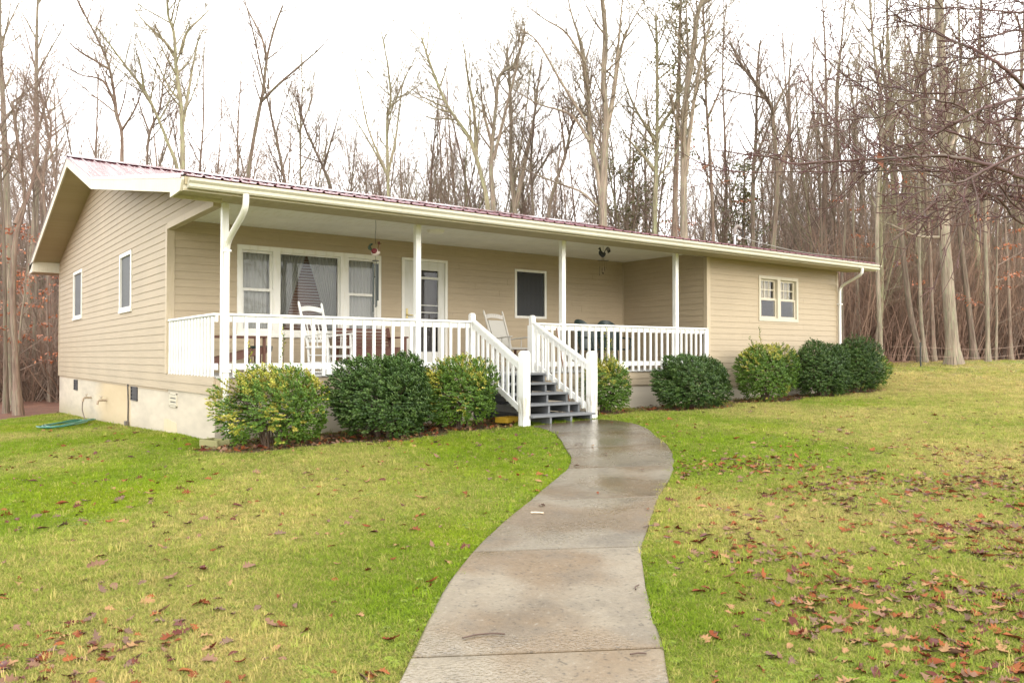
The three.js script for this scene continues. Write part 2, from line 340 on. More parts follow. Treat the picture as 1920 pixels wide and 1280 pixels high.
{ // skirt below the porch floor
  const s = grp('porch_skirt', house);
  siding(s, roomPlace, 0.02, 4.2, -.035 - EXP * 2, -.036, [], null, 11); siding(s, roomPlace, 5.56, L1, -.035 - EXP * 2, -.036, [], null, 12); siding(s, roomPlace, 4.2, 5.56, -.035 - EXP * 2, -.036, [], null, 13);
  wallCore(s, roomPlace, [[0, L1, -.32, -.03]]);
}
{ // foundation
  const L = WB, g = [];
  const f = slab([[-WB, -1.7], [0.0, -1.7], [0.0, -.26], [-WB, -.26]], gablePlace, () => -.012, -.25);
  const u = f.attributes.uv; for (let i = 0; i < u.count; i++) u.setXY(i, (u.getX(i) + WB) / WB, (u.getY(i) + 1.3) / 1.05);
  const f2 = slab([[.25, -1.5], [L2, -1.5], [L2, -.29], [.25, -.29]], roomPlace, () => -.012, -.25);
  const u2 = f2.attributes.uv; for (let i = 0; i < u2.count; i++) u2.setXY(i, .02 + .3 * (u2.getX(i)) / L2, (u2.getY(i) + 1.05) / .9);
  const fo = mesh('foundation', [f, f2], M.found, house);
  for (const [z, y, k] of [[-11.6, -.45, 0], [-4.95, -.42, 0], [-2.15, -.42, 1]]) { // crawl space vents
    const w = k ? .22 : .27, h = k ? .11 : .13, v = mesh('vent', [bx(-.006, .03, y - h, y - h + .022, z - w, z + w, .003), bx(-.006, .03, y + h - .022, y + h, z - w, z + w, .003), bx(-.006, .03, y - h, y + h, z - w, z - w + .04, .003), bx(-.006, .03, y - h, y + h, z + w - .04, z + w, .003)], k ? M.cream : M.blackMetal, house);
    mesh('vent_back', bx(.008, .0115, y - h + .02, y + h - .02, z - w + .03, z + w - .03), M.dark, v);
    for (let i = 0; i < 3; i++) mesh('louver', bar(V(-.0, y - h * .55 + i * h * .55, z - w + .03), V(-.0, y - h * .55 + i * h * .55, z + w - .03), .008, k ? .045 : .02), k ? M.cream : M.blackMetal, v);
  }
  const patch = new THREE.Shape([[-2.75, -1.2], [-2.72, -.74], [-2.5, -.73], [-1.98, -.76], [-1.88, -1.2]].map(p => new THREE.Vector2(...p)));
  mesh('foundation_patch', slab([[-2.75, -1.2], [-1.86, -1.2], [-1.98, -.77], [-2.5, -.735], [-2.73, -.75]], gablePlace, () => -.006, -.02), mat([.58, .5, .34], .9, { map: dirtTex }), house);
  for (const [z, y] of [[-9.4, -.68], [-7.6, -.66]]) { // outdoor taps with pipe stubs
    const t = grp('spigot', house);
    mesh('pipe', tube([V(.02, y, z), V(-.13, y, z), V(-.16, y - .02, z), V(-.17, y - .09, z)], .024, 8), mat([.36, .28, .2], .5, { metalness: .2 }), t);
    mesh('tap_handle', [tube([V(-.1, y, z), V(-.1, y + .08, z)], .01, 6), bx(-.115, -.085, y + .07, y + .09, z - .16, z + .16, .005)], mat([.4, .33, .24], .5), t);
  }
  mesh('hose_stub', tube(curve([V(-.17, -.76, -9.4), V(-.18, -.95, -9.38), V(-.15, -1.12, -9.3), V(-.16, -1.2, -9.2)], 10), .012, 6), mat([.16, .13, .1], .6), house);
  mesh('cable', tube([V(-.012, -.26, -5.42), V(-.006, -.6, -5.4), V(-.006, -1.02, -5.41)], .012, 6), M.dark, house);
  mesh('junction_box', bx(-.06, .0, -1.08, -.96, -5.5, -5.36, .008), mat([.12, .1, .08], .6), house);
}
{ // deck, porch ceiling, inner floor and ceilings
  const dk = grp('deck', house);
  for (let x = .02, i = 0; x < L1 - .02; x += .14, i++) mesh('deck_board', bx(x, Math.min(x + .136, L1), -.03, 0 - .0005 * (i % 3), -D + .0, .03, .003), M.deck, dk);
  mesh('deck_joist', [bx(.03, L1, -.14, -.032, -D, -.15)], M.core, dk);
  mesh('floor_slab', bx(.12, L2 - .12, -.06, -.02, -WB + .12, -D - .12), M.inner, house);
  mesh('room_floor', bx(L1 + .12, L2 - .12, -.06, -.02, -D - .12, -.13), M.inner, house);
  mesh('porch_ceiling', bx(.02, L1, 2.5, 2.54, -D + .005, -.02), M.ceil, house);
  mesh('porch_beam', bx(.012, L1, 2.4, 2.56, -.1, .02, .004), M.ceil, house);
  mesh('inner_ceiling', [bx(.12, L2 - .12, 2.56, 2.6, -WB + .12, -D - .12), bx(L1 + .12, L2 - .12, 2.56, 2.6, -D - .12, -.12)], M.inner, house);
}
{ // roof: standing ribs on 0.91 m panels
  const rf = grp('roof', house);
  const PW = .915, prof = []; // one panel's profile across x
  for (let k = 0; k < 4; k++) { const x = k * PW / 4; prof.push([x, 0], [x + .012, .022], [x + .034, .022], [x + .046, 0], [x + .13, 0], [x + .14, .005], [x + .15, 0]); }
  prof.push([PW, 0]);
  const segs = [[0, 1], [1, 2], [2, 3]];
  for (const [a, b] of segs) {
    const A = ROOF[a], B = ROOF[b]; const len = Math.hypot(A[0] - B[0], A[1] - B[1]), p = [], uv = [], idx = [];
    const z0 = a === 0 ? A[0] + .03 : A[0], y0 = a === 0 ? A[1] - .005 : A[1];
    for (const [x, y] of prof) { p.push(x, y0 + y, z0, x, B[1] + y, B[0], x, y0 + y - .006, z0); uv.push(x, 0, x, len, x, 0); }
    for (let i = 0; i < prof.length - 1; i++) { const q = i * 3, r = q + 3; idx.push(q, r, q + 1, r, r + 1, q + 1, q, q + 2, r, r, q + 2, r + 2); }
    const g = geo(p, uv, idx).toNonIndexed(); g.computeVertexNormals();
    let x = -OX; for (let i = 0; x < XR - .05; i++, x += PW) { const k = Math.min(1, (XR - x) / PW), m = mesh('roof_panel', g, M.roof, rf); m.position.x = x; m.scale.x = k; m.position.y = .012; }
    // deck below the metal
    mesh('roof_deck', [slab([[A[0], A[1]], [B[0], B[1]], [B[0], B[1] - .1], [A[0], A[1] - .1]], (u, v, d) => V(d, v, u), () => -OX + .03, XR - .03)], M.soffitDirty, rf);
  }
  mesh('ridge_cap', [slab([[-8.3, 4.545], [-8.5, 4.63], [-8.7, 4.56], [-8.5, 4.6]], (u, v, d) => V(d, v + .03, u), () => -OX - .01, XR + .01)], M.roof, rf);
  // rake boards and sloping soffit at the gable ends
  const rk = grp('rake_board', house);
  for (let i = 0; i < 3; i++) {
    const A = ROOF[i], B = ROOF[i + 1], q = [[A[0], A[1] - .01], [B[0], B[1] - .01], [B[0], B[1] - .21], [A[0], A[1] - .21]];
    if (i === 0) { q[0] = [.86, 2.50]; q[3] = [.3, 2.395]; }
    mesh('rake', slab(q, (u, v, d) => V(d, v, u), () => -OX - .012, -OX + .02), M.cream, rk);
    mesh('rake', slab(q, (u, v, d) => V(d, v, u), () => XR - .02, XR + .012), M.cream, rk);
    mesh('drip_edge', slab([[A[0], A[1] + .012], [B[0], B[1] + .012], [B[0], B[1] - .03], [A[0], A[1] - .03]], (u, v, d) => V(d, v, u), () => -OX - .02, -OX - .013), i === 2 ? mat([.12, .07, .06], .5) : M.roof, rk);
  }
  mesh('return_box', slab([[.3, 2.394], [.86, 2.499], [.86, 2.46], [.78, 2.335], [.3, 2.325]], (u, v, d) => V(d, v, u), () => -OX - .012, -OX + .02), M.cream, rk);
  mesh('return_box', [bx(-OX + .02, -.001, 2.325, 2.47, .3, .315), bx(-OX - .01, 0, 2.61, 2.905, -WB - .1, -WB - .08), slab([[-WB - .1, 2.61], [-WB - .1, 2.9], [-15.3, 2.83], [-15.3, 2.61]], (u, v, d) => V(d, v, u), () => -OX - .012, -OX + .02), bx(-OX, XR, 2.6, 2.62, -15.3, -WB)], M.cream, rk);
  const so = grp('gable_soffit', house);
  for (let i = 0; i < 3; i++) {
    const A = i ? ROOF[i] : [.3, roofY(0) - .0518], B = i < 2 ? ROOF[i + 1] : [-WB - .08, roofY(-WB - .08)], n = Math.round(Math.hypot(A[0] - B[0], A[1] - B[1]) / .15);
    for (let k = 0; k < n; k++) {
      const t0 = k / n + .0, t1 = (k + 1) / n - .0006, za = lerp(A[0], B[0], t0), zb = lerp(A[0], B[0], t1), ya = lerp(A[1], B[1], t0) - .165, yb = lerp(A[1], B[1], t1) - .165;
      mesh('soffit_panel', slab([[za, ya], [zb, yb], [zb, yb - .012], [za, ya - .004]], (u, v, d) => V(d, v, u), () => -OX + .02, -.002), M.soffit, so);
    }
  }
  const es = grp('eave_soffit', house);
  for (let x = -OX + .03, k = 0; x < XR - .03; x += .2, k++) mesh('soffit_panel', slab([[x, 0], [Math.min(x + .196, XR - .02), 0], [Math.min(x + .196, XR - .02), .8], [x, .8]].map(([a, b]) => [a, x < -.15 ? Math.max(b, .3) : b]), (u, v, d) => V(u, 2.385 - .035 * v / .8 + d, v + .022), () => 0, .012), M.soffitDirty, es);
  mesh('fascia_board', bx(-OX + .02, XR - .01, 2.34, 2.5, .79, .815, .003), M.cream, house);
  // gutter, open ogee profile
  const gp = [[.82, 2.485], [.82, 2.37], [.885, 2.365], [.905, 2.385], [.91, 2.42], [.945, 2.45], [.95, 2.475], [.935, 2.482]];
  const inn = gp.map(([z, y]) => [z + (z < .83 ? .004 : -.004), y + (y < 2.4 ? .004 : 0)]).reverse();
  const gs = []; { const all = [...gp, ...inn]; const p = [], uv = [], idx = []; for (const [z, y] of all) { p.push(-.585, y, z, 15.6, y, z); uv.push(-.58, y, 15.6, y); } for (let i = 0; i < all.length; i++) { const a = i * 2, b = ((i + 1) % all.length) * 2; idx.push(a, b, a + 1, b, b + 1, a + 1); } const g = geo(p, uv, idx).toNonIndexed(); g.computeVertexNormals(); gs.push(g); }
  const endcap = x => slab(gp, (u, v, d) => V(d, v, u), () => x, x + .006);
  const gut = mesh('gutter', [...gs, endcap(-.588), endcap(15.6)], M.gutter, house);
  for (let x = 2.4; x < 15; x += 3.05) mesh('gutter_seam', slab(gp.map(([z, y]) => [z + (z > .83 ? .004 : 0), y - .003]), (u, v, d) => V(d, v, u), () => x, x + .05), M.gutter, gut);
  // downspouts: elbow out of the gutter, back to the post or corner and down
  const dsp = (pts, w = .042) => new Tubes().add(curve(pts, 60), Array(61).fill(w), 10).get();
  const d1 = mesh('downspout', dsp([V(.13, 2.37, .88), V(.13, 2.24, .87), V(.13, 2.17, .82), V(.13, 1.86, .2), V(.13, 1.78, .125), V(.13, 1.6, .105), V(.13, 0, .105), V(.13, -.62, .105), V(.14, -.74, .16), V(.16, -.78, .34)]), mat([.80, .77, .70], .42, { map: dirtTex }), house);
  for (const y of [1.7, .05, -.5]) mesh('strap', bx(.082, .178, y, y + .03, .05, .152, .004), M.white, d1);
  const d2 = mesh('downspout', dsp([V(14.85, 2.37, .88), V(14.85, 2.27, .87), V(14.87, 2.22, .82), V(L2 - .01, 2.0, .13), V(L2 + .0, 1.92, .08), V(L2 + .0, 1.6, .07), V(L2 + .0, 0, .07), V(L2, -.5, .07)], .034), M.white, house);
  for (const y of [1.55, .2]) mesh('strap', bx(L2 - .05, L2 + .05, y, y + .03, .02, .118, .004), M.white, d2);
}
// posts and railings
const RND = .006;
for (const x of PX) { const p = mesh('porch_post', bx(x - .046, x + .046, 0, 2.4, -.046, .046, RND), M.white, house); if (x === PX[0]) mesh('post_foot', bx(x - .05, x + .05, -.16, .0, -.03, .05, RND), M.white, p); }
const balG = bx(-.024, .024, -.425, .425, -.018, .018, .008);
function railing(a, b, along, n) { // a, b: ends on the axis 'along'; balusters screwed to the outer face
  const g = grp('railing', house), P = (u, y, o) => along === 'x' ? V(u, y, o) : V(-o + .05, y, u);
  const rect = (u0, u1, y0, y1, o0, o1) => along === 'x' ? bx(u0, u1, y0, y1, o0, o1, .005) : bx(.05 - o1, .05 - o0, y0, y1, u0, u1, .005);
  mesh('top_rail', rect(a, b, .835, .868, -.035, .058), M.white, g); mesh('rail_plate', rect(a, b, .745, .833, -.018, .018), M.white, g);
  mesh('bottom_rail', rect(a, b, .085, .175, -.018, .018), M.white, g);
  for (let k = 0; k < n; k++) { const u = lerp(a, b, (k + .5) / n), m = mesh('baluster', balG, M.white, g); const p = P(u, .4, .037); m.position.copy(p); if (along !== 'x') m.rotation.y = Math.PI / 2; m.scale.y = .99; }
  const mid = (a + b) / 2; if (b - a > 1.5) mesh('rail_foot', rect(mid - .045, mid + .045, 0.0, .09, -.02, .06), M.white, g);
}
railing(PX[0] + .046, PX[1] - .046, 'x', 18); railing(PX[1] + .046, 4.195, 'x', 6); railing(5.57, PX[2] - .046, 'x', 4); railing(PX[2] + .046, PX[3] - .046, 'x', 18); railing(PX[3] + .046, L1 - .024, 'x', 6);
railing(-D + .03, -.046, 'z', 15);
mesh('rail_end_post', bx(.015, .08, 0, .86, -D + .02, -D + .1, RND), M.white, house); mesh('rail_end_post', bx(L1 - .09, L1 - .022, 0, .86, -.03, .058, RND), M.white, house);
// newel posts with bevelled pyramid tops
// old paint on the newels: grey weathering low down and where it has flaked
const newelPaint = mat([1, 1, 1], .5, { map: tex(256, 512, (u, v) => { const foot = smooth(.54, .46, v) * smooth(.3, .42, v), n = fbm(u * 10, v * 22, 4), f = smooth(.63, .7, fbm(u * 24, v * 8 + 3, 4) + foot * .16); return mix3(mix3([.84, .835, .80], [.60, .57, .47], foot * smooth(.35, .7, n)), [.42, .38, .31], f * .8); }, [1.6, .5], true) });
function newel(x, y0, y1, z, w, mm = newelPaint) {
  const h = w / 2, t = w * .32, g = [bx(x - h, x + h, y0, y1 - t, z - h, z + h, .006)];
  g.push(new THREE.CylinderGeometry(h * .62 * 1.414, h * 1.38, t, 4, 1).rotateY(Math.PI / 4).translate(x, y1 - t / 2, z).toNonIndexed());
  return mesh('newel_post', g, mm, house);
}
newel(4.24, -.02, 1.0, .0, .09); newel(5.53, -.02, 1.0, .0, .09); newel(4.22, -.95, .36, 1.47, .135); newel(5.63, -.92, .36, 1.45, .135);
mesh('newel_sleeve', bx(5.46, 5.6, -.1, .82, -.05, .085, .005), M.white, house);
for (const [xa, xb, s] of [[4.24, 4.22, -1], [5.53, 5.6, 1]]) { // sloping stair rails
  const g = grp('stair_railing', house), A = V(xa, .86, .05), B = V(xb, .15, 1.41), dn = V(0, -.62, 0);
  mesh('top_rail', bar(A, B, .09, .04), M.white, g); mesh('rail_plate', bar(A.clone().add(V(0, -.07, 0)), B.clone().add(V(0, -.07, 0)), .035, .09), M.white, g);
  mesh('bottom_rail', bar(A.clone().add(V(0, -.72, 0)), B.clone().add(V(0, -.72, 0)), .035, .09), M.white, g);
  for (let k = 0; k < 9; k++) { const t = (k + .75) / 9.6, p = A.clone().lerp(B, t); mesh('baluster', bx(p.x - s * .02 - .018, p.x - s * .02 + .018, p.y - .8, p.y - .035, p.z - .024, p.z + .024, .006), M.white, g); }
}
{ // stairs: grey treads on upright spacers
  const st = grp('stairs', house), x0 = 4.27, x1 = 5.5;
  for (let i = 0; i < 5; i++) {
    const y = -.015 - .155 * i, z1 = .42 + .3 * i, g = hgt(5, 1.6);
    mesh('tread', bx(x0, x1 + (i === 4 ? .06 : 0), y - .035, y, z1 - .36, z1, .005), M.step, st);
    const yb = i < 4 ? y - .155 + .0005 : g - .05, off = i % 2 ? .21 : 0;
    for (let k = 0; k < 5; k++) { const x = x1 - .02 - k * .42 - off; if (x > x0) mesh('riser_block', bx(x - .02, x + .02, yb, y - .0355, .03, z1 - .02, .003), M.step, st); }
    if (off) mesh('riser_block', bx(x1 - .035, x1 + .005, yb, y - .0355, .03, z1 - .02, .003), M.step, st);
  }
  mesh('stringer', bx(x0, x1, -.9, -.05, .024, .03), M.dark, st);
}

// ------------------------------------------------------------------ windows and door
function sheet(u0, u1, v0, v1, place, d, waves, amp, seed, edge) { // hanging cloth with folds; edge(v) trims its inner side
  const r = rng(seed), n = waves * 6, m = 8, p = [], uv = [], idx = [], ph = r() * 9;
  for (let j = 0; j <= m; j++) for (let i = 0; i <= n; i++) {
    const t = i / n, v = lerp(v0, v1, j / m), [a, b] = edge ? edge(j / m) : [u0, u1], u = lerp(a, b, t);
    const w = place(u, v, d + amp * Math.sin(t * waves * 6.283 + ph + .6 * Math.sin(t * 9 + ph)) * (1 + .3 * Math.sin(j + ph))); p.push(w.x, w.y, w.z); uv.push(u, v);
  }
  for (let j = 0; j < m; j++) for (let i = 0; i < n; i++) { const a = j * (n + 1) + i; idx.push(a, a + 1, a + n + 1, a + 1, a + n + 2, a + n + 1); }
  return geo(p, uv, idx);
}
const clothMat = phys([.44, .445, .42], .95, { transmission: .25, thickness: 0 }), greyCloth = phys([.30, .305, .28], .95, { transmission: .25, thickness: 0 });
function frameRect(place, q, w, d0, d1) { // four members round a rectangle
  const R = (a, b, c, e) => slab([[a, c], [b, c], [b, e], [a, e]], place, () => d1, d0);
  return [R(q[0], q[1], q[3] - w, q[3]), R(q[0], q[1], q[2], q[2] + w), R(q[0], q[0] + w, q[2] + w, q[3] - w), R(q[1] - w, q[1], q[2] + w, q[3] - w)];
}
const inset = (q, s) => [q[0] + s, q[1] - s, q[2] + s, q[3] - s];
const rect = (place, q, d0, d1) => slab([[q[0], q[2]], [q[1], q[2]], [q[1], q[3]], [q[0], q[3]]], place, () => d1, d0);
function doubleHung(win, place, q, mid, m = M.winwhite, w = .045, screen = null) { // two sashes, the lower one in front
  const up = [q[0], q[1], mid, q[3]], lo = [q[0], q[1], q[2], mid + .03];
  mesh('sash', frameRect(place, up, w, -.075, -.045), m, win); mesh('sash', frameRect(place, lo, w, -.042, -.01), m, win);
  mesh('pane', rect(place, inset(up, w - .004), -.062, -.058), M.glass, win); mesh('pane', rect(place, inset(lo, w - .004), -.028, -.024), M.glass, win);
}
{ // triple window on the porch
  const w = grp('window', house), P = porchPlace;
  mesh('frame', [...frameRect(P, bigWin, .08, -.1, .028), rect(P, [1.735, 1.86, .71, 2.1], -.1, .028), rect(P, [3.0, 3.155, .71, 2.1], -.1, .028)], M.winwhite, w);
  mesh('sill', bx(1.05, 3.9, .6, .645, -D + .0, -D + .06, .004), M.winwhite, w);
  doubleHung(w, P, [1.19, 1.735, .71, 2.1], 1.41, M.winwhite, .04); doubleHung(w, P, [3.155, 3.75, .71, 2.1], 1.41, M.winwhite, .04);
  mesh('sash', frameRect(P, [1.86, 3.0, .71, 2.1], .025, -.08, -.03), M.winwhite, w); mesh('pane', rect(P, [1.88, 2.98, .73, 2.08], -.058, -.054), M.glass, w);
  mesh('curtain', sheet(1.19, 1.74, .68, 2.12, P, -.16, 7, .018, 3), clothMat, w); mesh('curtain', sheet(3.15, 3.76, .68, 2.12, P, -.16, 8, .018, 4), clothMat, w);
  mesh('curtain', sheet(0, 0, .70, 2.1, P, -.15, 8, .02, 5, t => [1.86, lerp(1.98, 2.4, Math.pow(t, 1.1))]), greyCloth, w);
  mesh('curtain', sheet(0, 0, .70, 2.1, P, -.15, 9, .02, 6, t => [lerp(2.86, 2.43, Math.pow(t, 1.1)), 3.0]), greyCloth, w);
  for (let k = 0; k < 26; k++) mesh('blind_slat', bar(P(1.87, .74 + k * .052, -.21), P(2.99, .74 + k * .052, -.21), .004, .005, V(0, 1, 0), .001), mat([.5, .48, .43], .5), w);
  mesh('window_shade', rect(P, [1.3, 3.6, .65, 2.2], -.62, -.6), mat([.15, .075, .05], .8, { map: dirtTex }), w);
}
{ // small porch window with an insect screen
  const w = grp('window', house), P = porchPlace, q = smallWin;
  mesh('frame', frameRect(P, q, .05, -.1, .026), M.winwhite, w); doubleHung(w, P, inset(q, .05), 1.63, M.screen, .04);
  mesh('curtain', sheet(q[0], q[1], q[2], q[3], P, -.16, 7, .02, 9), mat([.02, .02, .022], .9), w);
  mesh('insect_screen', rect(P, inset(q, .055), -.009, -.007), phys([.04, .042, .045], .6, { transparent: true, opacity: .75 }), w);
}
{ // room window: six-light upper sashes, two pairs
  const w = grp('window', house), P = roomPlace, q = roomWin, m = M.cream, mid = (q[0] + q[1]) / 2;
  mesh('frame', [...frameRect(P, q, .07, -.1, .03), rect(P, [mid - .06, mid + .06, q[2] + .07, q[3] - .07], -.1, .03)], m, w);
  for (const [a, b] of [[q[0] + .07, mid - .06], [mid + .06, q[1] - .07]]) {
    doubleHung(w, P, [a, b, q[2] + .07, q[3] - .07], 1.565, m, .045);
    for (let k = 1; k < 3; k++) mesh('muntin', rect(P, [lerp(a + .045, b - .045, k / 3) - .012, lerp(a + .045, b - .045, k / 3) + .012, 1.61, q[3] - .11], -.074, -.05), m, w);
    mesh('muntin', rect(P, [a + .045, b - .045, 1.785, 1.809], -.0735, -.0505), m, w);
    mesh('curtain', sheet(a, b, 1.56, q[3], P, -.15, 6, .015, a * 7 | 0), mat([.3, .26, .18], .9), w);
  }
}
for (const q of [gWin1, gWin2]) { // gable windows with grey screens
  const w = grp('window', house), P = gablePlace;
  mesh('frame', frameRect(P, q, .075, -.1, .03), M.winwhite, w); mesh('window_sill', rect(P, [q[0] - .01, q[1] + .01, q[2] - .03, q[2] + .012], -.02, .045), M.winwhite, w);
  doubleHung(w, P, inset(q, .075), (q[2] + q[3]) / 2, M.winwhite, .05);
  mesh('insect_screen', rect(P, [q[0] + .08, q[1] - .08, q[2] + .08, q[3] - .08], -.009, -.007), phys([.12, .125, .13], .6, { transparent: true, opacity: .8 }), w);
  mesh('curtain', sheet(q[0], q[1], q[2], q[3], P, -.14, 6, .015, 31), mat([.3, .3, .29], .9), w);
}
{ // front door with white storm door
  const d = grp('door', house), P = porchPlace, q = [4.28, 5.32, 0, 2.19];
  mesh('door_frame', [rect(P, [4.28, 4.335, 0, 2.19], -.1, .03), rect(P, [5.265, 5.32, 0, 2.19], -.1, .03), rect(P, [4.335, 5.265, 2.14, 2.19], -.1, .03)], M.winwhite, d);
  const dw = mat([.66, .65, .6], .45, { map: dirtTex });
  const panes = [[4.62, 5.12, 1.84, 1.97], [4.62, 5.12, .36, 1.795]];
  mesh('storm_door', cutRect([4.337, 5.263, .01, 2.138], panes).map(r => rect(P, r, -.04, -.005)), dw, d);
  for (const r of panes) mesh('pane', rect(P, r, -.025, -.021), M.glass, d);
  for (const y of [1.27, 1.13]) mesh('glazing_bar', rect(P, [4.62, 5.12, y, y + .016], -.03, -.008), dw, d);
  mesh('inner_door', rect(P, [4.34, 5.26, 0, 2.13], -.14, -.1), mat([.014, .009, .008], .5), d);
  mesh('handle', [rect(P, [4.385, 4.42, 1.0, 1.2], -.005, .01), bar(P(4.4, 1.08, .01), P(4.4, 1.08, .05), .02, .02), bar(P(4.395, 1.08, .05), P(4.52, 1.07, .05), .018, .02)], M.brass, d);
}
{ // round flush light on the porch ceiling
  const l = mesh('ceiling_light', new THREE.LatheGeometry([[0, -.07], [.08, -.066], [.13, -.05], [.15, -.025], [.152, -.008], [.165, -.006], [.165, 0]].map(p => new THREE.Vector2(...p)), 28), mat([.82, .78, .68], .35), house);
  l.position.set(4.1, 2.499, -.95);
}
{ // electric service mast through the roof at the far end
  const b = V(14.95, roofY(-2.9), -2.9), s = grp('service_mast', house), g = mat([.42, .42, .43], .4, { metalness: .5 });
  mesh('conduit', tube([b.clone().add(V(0, -.5, 0)), b.clone().add(V(0, .5, 0))], .034, 10), g, s);
  mesh('weatherhead', tube(curve([b.clone().add(V(0, .48, 0)), b.clone().add(V(0, .62, 0)), b.clone().add(V(.1, .72, .02)), b.clone().add(V(.2, .66, .05))], 12), .045, 10), mat([.2, .17, .15], .6), s);
  mesh('insulator', new THREE.SphereGeometry(.055, 12, 8).translate(b.x + .12, b.y + .38, b.z + .06), M.pvc, s);
  mesh('drip_loop', tube(curve([b.clone().add(V(.2, .66, .05)), b.clone().add(V(.28, .5, .08)), b.clone().add(V(.14, .4, .06))], 12), .012, 6), M.dark, s);
  mesh('service_wire', tube(curve([b.clone().add(V(.14, .4, .06)), b.clone().add(V(5, .5, -1.2)), b.clone().add(V(14, 1.1, -3.2))], 24), .011, 5), mat([.3, .28, .26], .6), s);
}

// ------------------------------------------------------------------ walkway slabs
{
  const w = grp('walkway'); tag(w, 'curving wet concrete path of joined slabs leading to the porch steps', 'path', null, 'structure');
  const conc = (k, rough, seed) => {
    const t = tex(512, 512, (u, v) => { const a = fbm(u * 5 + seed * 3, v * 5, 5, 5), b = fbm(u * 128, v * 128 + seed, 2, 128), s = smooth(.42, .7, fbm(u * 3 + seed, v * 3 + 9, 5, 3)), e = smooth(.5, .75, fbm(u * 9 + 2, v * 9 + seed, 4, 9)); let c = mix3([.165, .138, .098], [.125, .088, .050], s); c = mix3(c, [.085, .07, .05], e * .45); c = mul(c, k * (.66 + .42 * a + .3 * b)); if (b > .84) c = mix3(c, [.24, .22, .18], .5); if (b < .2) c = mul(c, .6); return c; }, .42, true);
    const rt = tex(256, 256, (u, v) => { const a = smooth(.3, .7, fbm(u * 4 + seed, v * 4 + 2, 5, 4)), b = fbm(u * 64, v * 64, 2, 64); return [1, lerp(rough * .55, Math.min(1, rough * 1.4), a) * (.8 + .4 * b), 0]; }, .42);
    const bt = tex(256, 256, (u, v) => { const a = fbm(u * 90 + seed, v * 90, 2, 90); return [a, a, a]; }, 1.1);
    return mat([1, 1, 1], 1, { map: t, roughnessMap: rt, bumpMap: bt, bumpScale: rough > .35 ? .005 : .0015 });
  };
  const N = WALK.length - 1;
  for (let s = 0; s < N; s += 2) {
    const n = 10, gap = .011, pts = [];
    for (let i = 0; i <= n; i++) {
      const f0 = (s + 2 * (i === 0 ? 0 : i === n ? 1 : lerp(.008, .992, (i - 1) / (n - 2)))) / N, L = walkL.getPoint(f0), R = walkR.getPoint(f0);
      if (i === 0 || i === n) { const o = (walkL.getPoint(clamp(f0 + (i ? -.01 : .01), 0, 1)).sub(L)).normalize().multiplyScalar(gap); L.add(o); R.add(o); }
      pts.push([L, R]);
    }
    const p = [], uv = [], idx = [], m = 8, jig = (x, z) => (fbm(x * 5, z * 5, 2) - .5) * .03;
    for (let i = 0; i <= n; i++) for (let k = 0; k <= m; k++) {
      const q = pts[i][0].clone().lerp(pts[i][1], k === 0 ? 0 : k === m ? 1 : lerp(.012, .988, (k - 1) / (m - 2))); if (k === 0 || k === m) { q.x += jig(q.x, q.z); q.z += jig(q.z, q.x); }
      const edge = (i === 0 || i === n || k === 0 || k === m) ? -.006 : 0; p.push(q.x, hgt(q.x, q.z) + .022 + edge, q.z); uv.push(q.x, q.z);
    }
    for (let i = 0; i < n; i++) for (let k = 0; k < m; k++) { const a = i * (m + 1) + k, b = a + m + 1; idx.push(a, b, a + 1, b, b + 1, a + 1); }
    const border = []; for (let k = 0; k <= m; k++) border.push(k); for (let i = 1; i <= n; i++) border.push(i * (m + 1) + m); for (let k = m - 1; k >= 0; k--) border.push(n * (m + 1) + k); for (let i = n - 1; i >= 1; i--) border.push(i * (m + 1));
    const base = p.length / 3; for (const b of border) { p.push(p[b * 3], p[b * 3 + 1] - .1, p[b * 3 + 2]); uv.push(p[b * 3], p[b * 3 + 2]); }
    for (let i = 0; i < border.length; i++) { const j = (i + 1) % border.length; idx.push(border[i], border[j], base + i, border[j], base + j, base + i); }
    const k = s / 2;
    mesh('slab', geo(p, uv, idx), conc([.72, .76, .84, .9, .98, 1.1, 1.15, 1.1, 1, 1][k] || 1, [.16, .18, .22, .3, .36, .5, .5, .5, .5, .5][k] || .5, k * 5 + 1), w);
  }
}
